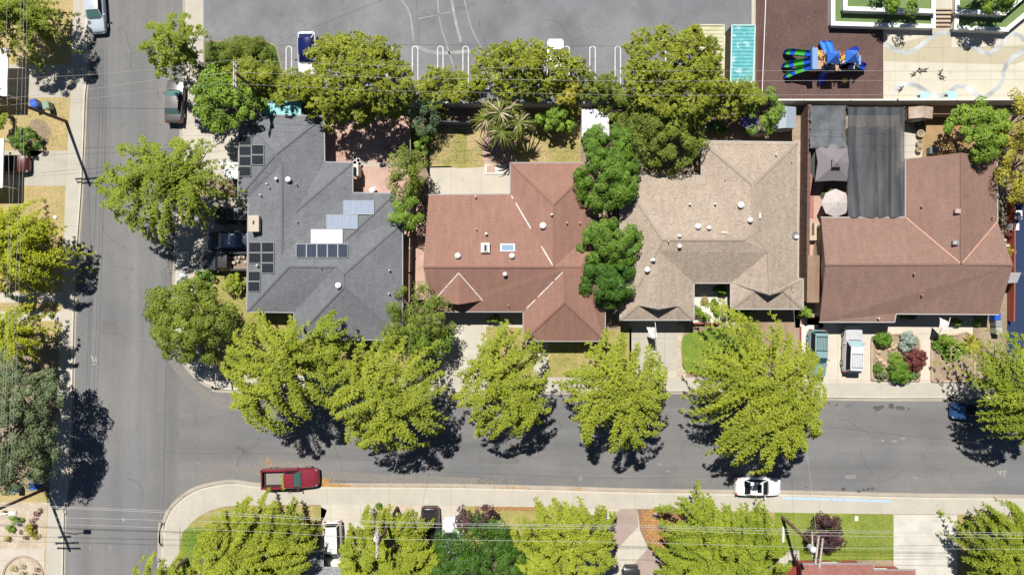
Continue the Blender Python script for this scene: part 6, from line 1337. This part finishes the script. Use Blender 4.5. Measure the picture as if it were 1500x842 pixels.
tree(1205, 777, 28, 29, 'clump', 'purple', 'round purple shrub tree in the green lawn beside the pole', 3.0, name='shrub', cat='shrub', zf=.4, dens=3.4, nl=140, leaf=(0.152, 0.099), rc=(.3, .5))
tree(1466, 802, 58, 70, 'feather', 'lime2', 'yellow-green tree in the lower right corner by the pale drive', 6.2, .5, dens=2.2, arm=.7, ls=.36, bias=(.2, -.1))
# shrubs
def shrub(px, py, r, mat, label, h=1.0, ry=None, grp=None, leaf=(.13, .09), **kw):
    kw.setdefault('dens', 20); kw.setdefault('nl', 80); kw.setdefault('rc', (.2, .34)); kw.setdefault('lump', .08)
    return tree(px, py, r, ry or r, 'clump', mat, label, h, .12, grp, 'shrub', 'shrub', zf=.35, leaf=leaf, **kw)
shrub(1291, 498, 10.5, 'mid', 'round green shrub at the top left of the square planter', 1.0)
shrub(1328, 500, 13, 'silver', 'silvery blue-green shrub at the top right of the square planter', .8, leaf=(.18, .09))
shrub(1337, 526, 15, 'red', 'dark red rounded shrub at the right of the square planter', 1.2)
shrub(1315, 545, 15, 'mid', 'largest green shrub, at the bottom of the square planter', 1.3)
shrub(1309, 527, 9, 'green', 'light green shrub in the middle of the square planter', .7)
shrub(1285, 538, 6, 'mid', 'small green shrub at the left of the square planter', .6)
shrub(1287, 549, 7, 'grey', 'small grey-green shrub in the lower left of the square planter', .4)
shrub(1336, 549, 7, 'grey', 'small grey-green shrub in the lower right of the square planter', .4)
shrub(1383, 497, 12, 'green', 'yellowish green shrub at the top of the right planter', .7, ry=7)
shrub(1372, 505, 7, 'mid', 'small dark green shrub at the left of the right planter', .5)
shrub(1396, 515, 20, 'green', 'flat pale green ground cover in the right planter', .45, ry=16, rc=(.08, .14), leaf=(.09, .07))
shrub(42, 208, 20, 'mid', 'olive bush on the dry grass below the left bins', 1.7, leaf=(.16, .08), dens=8, rc=(.2, .4))
shrub(1175, 457, 9, 'green', 'bright green bush between tan and brown houses near the teal car', 1.8, leaf=(.2, .12), dens=9, rc=(.2, .35))
shrub(25, 767, 10, 'green', 'light green spindly plant in the rock bed at the lower left', .9, ry=16, dens=5, leaf=(.16, .06))
shrub(33, 842, 5, 'mid', 'small green plant in the middle of the round bed', .6)
shrub(48, 750 + 24, 6, 'gold', 'small dry shrub right of the spindly plant in the rock bed', .5)
shrub(345, 415, 14, 'lime2', 'loose yellow-green shrub on the lawn below the parked dark pickup', 1.6, leaf=(.2, .1), dens=6, rc=(.2, .4))
shrub(300, 410, 14, 'mid', 'small green shrub at the corner above the dense olive tree', 1.6, leaf=(.18, .1), dens=6, rc=(.2, .4))
shrub(556, 745 - 4, 4, 'mid', 'tiny green shrub on the pavement edge near the bottom pole', .6)
shrub(1221, 831 - 4, 10, 'green', 'green fan of leaves against the rose-brown house wall', .9, ry=5, leaf=(.28, .08))
shrub(722, 466, 12, 'green', 'low green bush at the front wall of the red-brown house', .9, ry=3, leaf=(.14, .1))
shrub(1400, 471, 8, 'green', 'low green bush at the front wall of the brown gabled house', .7, ry=3)
shrub(1430, 470, 9, 'green', 'second low green bush at the front wall, nearer the bins', .7, ry=3)
shrub(1325, 462, 12, 'deep', 'dark green bush in the shaded corner of the brown gabled house', .9, ry=5)
shrub(1019, 455, 5, 'mid', 'small cactus-like plant at the lower left of the courtyard', .9, ry=7)
shrub(1031, 462, 5, 'mid', 'small round plant in the lower middle of the courtyard', .8)
shrub(1055, 426, 8, 'mid', 'leafy fern in the shaded top of the courtyard', 1.0, ry=5, leaf=(.25, .07))
shrub(1047, 443, 3.5, 'mid', 'small plant beside the courtyard walk, upper one', .6, ry=5)
shrub(1047, 455, 4, 'mid', 'small plant beside the courtyard walk, lower one', .6, ry=7)
shrub(1059, 466, 4, 'grey', 'grey plant at the lower right of the courtyard', .5)
shrub(1088, 452 + 4, 14, 'mid', 'bushes along the wall right of the courtyard', 1.0, ry=4)
shrub(1053, 190, 8, 'deep', 'dark bush in the shaded garden behind the tan house', 1.3, ry=6)
shrub(1042, 188, 7, 'blue', 'grey-green bush left of the dark bush behind the tan house', 1.2)
shrub(1214, 283, 9, 'grey', 'dry fronds between the gazebo and the pink umbrella', .9, leaf=(.3, .05), dens=5)
for i, y in enumerate([185, 200, 214, 228, 240]): shrub(1181, y, 3.5, ['purple', 'mid', 'gold', 'mid', 'red'][i], 'narrow plant in the strip beside the grey shade cloth, number %s from the top' % ['first', 'second', 'third', 'fourth', 'fifth'][i], .8, ry=7, dens=10)
shrub(612, 203, 7, 'green', 'small bright bush left of the fence below the blue-green tree', 1.0)
shrub(1473, 345, 3.5, 'red', 'small red plant against the brick wall at the right', .5)
shrub(1478, 372, 4, 'gold', 'golden grassy plant against the brick wall at the right', .6, ry=12)
for i, (x, y) in enumerate([(12, 752), (50, 765), (54, 780), (40, 785), (15, 786), (57, 752)]): shrub(x, y, 4 + i % 3, ['red', 'red', 'gold', 'red', 'gold', 'red'][i], 'low dry plant in the rock bed at the lower left', .4, grp='low dry plants in the lower left rock bed', dens=6, leaf=(.12, .06))
for i, (x, y) in enumerate([(25, 830), (38, 828), (56, 833), (53, 840)]): shrub(x, y, 4, 'gold' if i < 2 else 'red', 'low dry plant in the round bed', .35, grp='low dry plants in the round bed', dens=6, leaf=(.12, .06))
# pot with a barrel cactus in the courtyard
t = thing('planter_pot', P(1031, 440, Z0), 'round pot with a brown cactus on the white courtyard floor', 'pot'); b = MB(); b.lathe((0, 0, 0), [(.34, 0), (.42, .3), (.42, .34), (.36, .34), (.3, .25)], 18); b.build('pot', plain('pale_pot', (.42, .36, .26), .8), t, smooth=True)
b = MB(); b.lathe((0, 0, .3), [(.3, 0), (.34, .12), (.24, .28), (.05, .33)], 14); b.build('cactus', plain('brown_cactus', (.24, .18, .07), .8, var=.3, vs=9), t, smooth=True)
# spiky plants
def spiky(px, py, r, n, mat, label, h=.9, wd=.10, zc=.2, name='agave', el=(.1, 1.2)):
    rg = np.random.default_rng(int(px + py)); c = P(px, py, zc + Z0); root = thing(name, (c.x, c.y, Z0), label, 'spiky plant'); b = MB(); Rr = r * K
    for i in range(n):
        a = rg.uniform(0, 6.28); e = rg.uniform(*el); l = Rr * rg.uniform(.75, 1.1); d = Vector((math.cos(a), math.sin(a), 0)); s_ = Vector((-d.y, d.x, 0)) * wd / 2; pts = []
        for t_ in (0, .35, .7, 1): pts.append(d * l * t_ * (math.cos(e) * .4 + .6) + Vector((0, 0, zc + math.sin(e) * l * .9 * t_ - .7 * l * t_ * t_ * .6)))
        ws = (.6, 1, .8, .05); vs = []
        for p, q in zip(pts, ws): vs += [p - s_ * q, p + Vector((0, 0, -.02 * q)), p + s_ * q]
        b.add(vs, [(3 * k + j, 3 * k + j + 1, 3 * k + j + 4, 3 * k + j + 3) for k in range(3) for j in range(2)])
    b.build('leaves', LM[mat], root); b = MB(); b.lathe((0, 0, 0), [(.12, 0), (.1, zc + .05)], 8); b.build('trunk', M_TRUNK, root); return root
spiky(1422, 503, 18, 90, 'gold', 'big spiky yellow-green plant at the right of the right planter')
# the giant palm-like plant: several heads on one base
pl = thing('giant_yucca', P(735, 178, Z0), 'giant yucca with several heads of long blades behind the dry lawn', 'tree'); rg = np.random.default_rng(5)
tb_ = MB(); lv = MB(); lv2 = MB(); base = P(735, 180, 0)
for (hx, hy, hz, rr, n) in [(733, 166, 5.2, 36, 80), (712, 176, 4.4, 30, 60), (760, 180, 4.4, 34, 60), (735, 192, 4.8, 34, 80), (748, 156, 4.6, 26, 45), (718, 160, 4.2, 26, 40), (757, 200, 3.6, 22, 30)]:
    hc = P(hx, hy, hz); hc = Vector((hc.x - base.x, hc.y - base.y, hz)); tb_.tube([(hc.x * .1, hc.y * .1, -.1), (hc.x * .5, hc.y * .5, hz * .5), hc], .22, 8, .12)
    for i in range(n):
        a = rg.uniform(0, 6.28); e = rg.uniform(-.4, 1.2); l = rr * .062 * rg.uniform(.7, 1.1); d = Vector((math.cos(a), math.sin(a), 0)); wd = rg.uniform(.10, .17); s_ = Vector((-d.y, d.x, rg.normal(0, .3))) * wd / 2; pts = []
        for t_ in (0, .25, .55, .8, 1): pts.append(hc + d * l * t_ * (math.cos(e) * .5 + .5) + Vector((0, 0, math.sin(e) * l * t_ - 1.25 * l * t_ * t_ * .8)))
        vs = []
        for p, q in zip(pts, (.7, 1, .95, .6, .04)): vs += [p - s_ * q, p + Vector((0, 0, -.03 * q)), p + s_ * q]
        (lv if i % 5 else lv2).add(vs, [(3 * k + j, 3 * k + j + 1, 3 * k + j + 4, 3 * k + j + 3) for k in range(4) for j in range(2)])
for bb in (tb_, lv, lv2): bb.world = False
pl.location = (base.x, base.y, Z0); tb_.build('trunk', M_TRUNK, pl, smooth=True); lv.build('crown', LM['palm'], pl); lv2.build('dead_blades', leafmat('dry_blades', (.34, .26, .17), (.50, .42, .32), .1), pl)
# fallen leaves: nobody could count them
rg = np.random.default_rng(11)
def litter(name, areas, m, label, z=.02, size=(.14, .09)):
    Cs = []
    for (x, y, sx, sy, n) in areas:
        for _ in range(n): Cs.append(P(x + rg.normal(0, sx), y + rg.normal(0, sy), z + rg.uniform(0, .03)))
    C = np.array([tuple(c) for c in Cs]); n = len(C); nr = np.tile([0, 0, 1.], (n, 1)) + rg.normal(0, .3, (n, 3)); C, U, V = leaf_quads(C, rg.normal(0, 1, (n, 3)), nr, size[0], size[1], rg)
    o = quads_mesh(name, C, U, V, m); return tag(o, label, 'fallen leaves', kind='stuff')
M_LIT = leafmat('fallen_orange_leaves', (.38, .20, .06), (.50, .30, .12), .05)
litter('fallen_leaves', [(474, 708, 5, 4, 380), (490, 711, 12, 2, 300), (505, 712, 20, 1, 120), (393, 675, 3, 2, 60), (400, 683, 30, 4, 60), (715, 703, 12, 3, 40), (750, 714, 14, 1.2, 60), (845, 718, 8, 2, 90), (600, 712, 60, 1, 80), (860, 719, 30, .8, 60), (1180, 584, 60, 1, 40), (430, 688, 40, 7, 60)], M_LIT, 'orange fallen leaves along the lower kerb by the red pickup')
M_LITD = leafmat('dark_dry_litter', (.12, .09, .06), (.25, .18, .12), .05)
litter('leaf_litter', [(995, 712, 10, 2, 60), (250, 390, 5, 14, 60), (1190, 716, 20, 3, 30), (320, 712, 10, 1.2, 70), (270, 726, 10, 2, 50), (248, 745, 2, 8, 50)], M_LITD, 'dark dry litter scattered along the kerbs', size=(.1, .07))
litter('mulch_chips', [(958, 757, 9, 6, 500), (955, 775, 7, 9, 400), (968, 795, 6, 9, 300), (745, 745, 30, 1.2, 200)], M_LIT, 'orange bark chips in the bed beside the paver drive', z=Z0 + .02)
def grass(name, polys, m, label, per=26, z=Z0 + .01, size=(.16, .05)):
    Cs = []
    for (x0, y0, x1, y1) in polys:
        n = int((x1 - x0) * (y1 - y0) * K * K * per); xs = rg.uniform(x0, x1, n); ys = rg.uniform(y0, y1, n)
        Cs.append(np.stack([(xs - 750) * K * (H - z) / H, (421 - ys) * K * (H - z) / H, np.full(n, z) + rg.uniform(.02, .07, n)], 1))
    C = np.concatenate(Cs); n = len(C); nr = np.tile([0, 0, .8], (n, 1)) + rg.normal(0, .5, (n, 3)); C, U, V = leaf_quads(C, rg.normal(0, 1, (n, 3)), nr, size[0], size[1], rg)
    return tag(quads_mesh(name, C, U, V, m), label, 'grass', kind='stuff')
G_DRY = leafmat('dry_blades_grass', (.42, .33, .16), (.56, .46, .27), .1); G_MID = leafmat('half_green_blades', (.26, .30, .06), (.46, .42, .16), .15); G_GRN = leafmat('green_blades', (.11, .19, .025), (.26, .30, .075), .15)
grass('dry_grass_tufts', [(628, 183, 848, 240), (40, 146, 98, 218), (38, 275, 92, 340), (-5, 445, 85, 455), (400, 742, 468, 765)], G_DRY, 'straw coloured tufts on the dry lawns')
grass('mixed_grass_tufts', [(290, 398, 362, 456), (364, 460, 428, 500), (712, 480, 768, 550), (804, 500, 860, 550), (700, 748, 858, 790), (628, 215, 848, 240), (1101, 752, 1134, 820), (275, 760, 400, 830)], G_MID, 'half green tufts on the front lawns')
grass('green_grass_tufts', [(1137, 752, 1306, 818), (1012, 492, 1060, 540), (666, 192, 683, 240), (268, 782, 298, 835)], G_GRN, 'short green grass on the watered lawns', per=40)

# wiggly crack lines and sealed seams in the streets
rr = random.Random(21); M_CRACK = plain('road_crack', (.085, .083, .08), .95)
for (x, y, a, n) in [(180, 40, 80, 9), (150, 330, 95, 8), (215, 450, 60, 9), (300, 610, -20, 8), (560, 690, 5, 9), (820, 690, -8, 8), (1230, 615, 12, 9), (1330, 680, 170, 8), (1010, 650, 30, 6), (160, 590, 100, 9), (185, 700, 20, 6), (380, 640, 80, 5), (1260, 660, 80, 6), (740, 700, 60, 4), (230, 130, 95, 6), (440, 30, 20, 9), (800, 30, 10, 9), (960, 40, 70, 5), (520, 30, 100, 5)]:
    pts = [(x, y)]; a = math.radians(a)
    for _ in range(n): a += rr.uniform(-.5, .5); pts.append((pts[-1][0] + 7 * math.cos(a), pts[-1][1] + 7 * math.sin(a)))
    ribbon('road_crack', pts, .42, (G4 if y < 60 and x > 300 else .0135), M_CRACK)
M_PATCH = mottle('asphalt_patch', (.135, .133, .133), (.155, .152, .15), 1, 8, None, bmp=.2)
for pts in ([(150, 470), (172, 471), (171, 490), (149, 489)], [(700, 668), (760, 669), (760, 679), (700, 678)], [(1350, 612), (1376, 612), (1376, 626), (1350, 626)], [(206, 250), (218, 250), (217, 275), (205, 275)]): sheet('asphalt_patch', pts, .0095, M_PATCH)
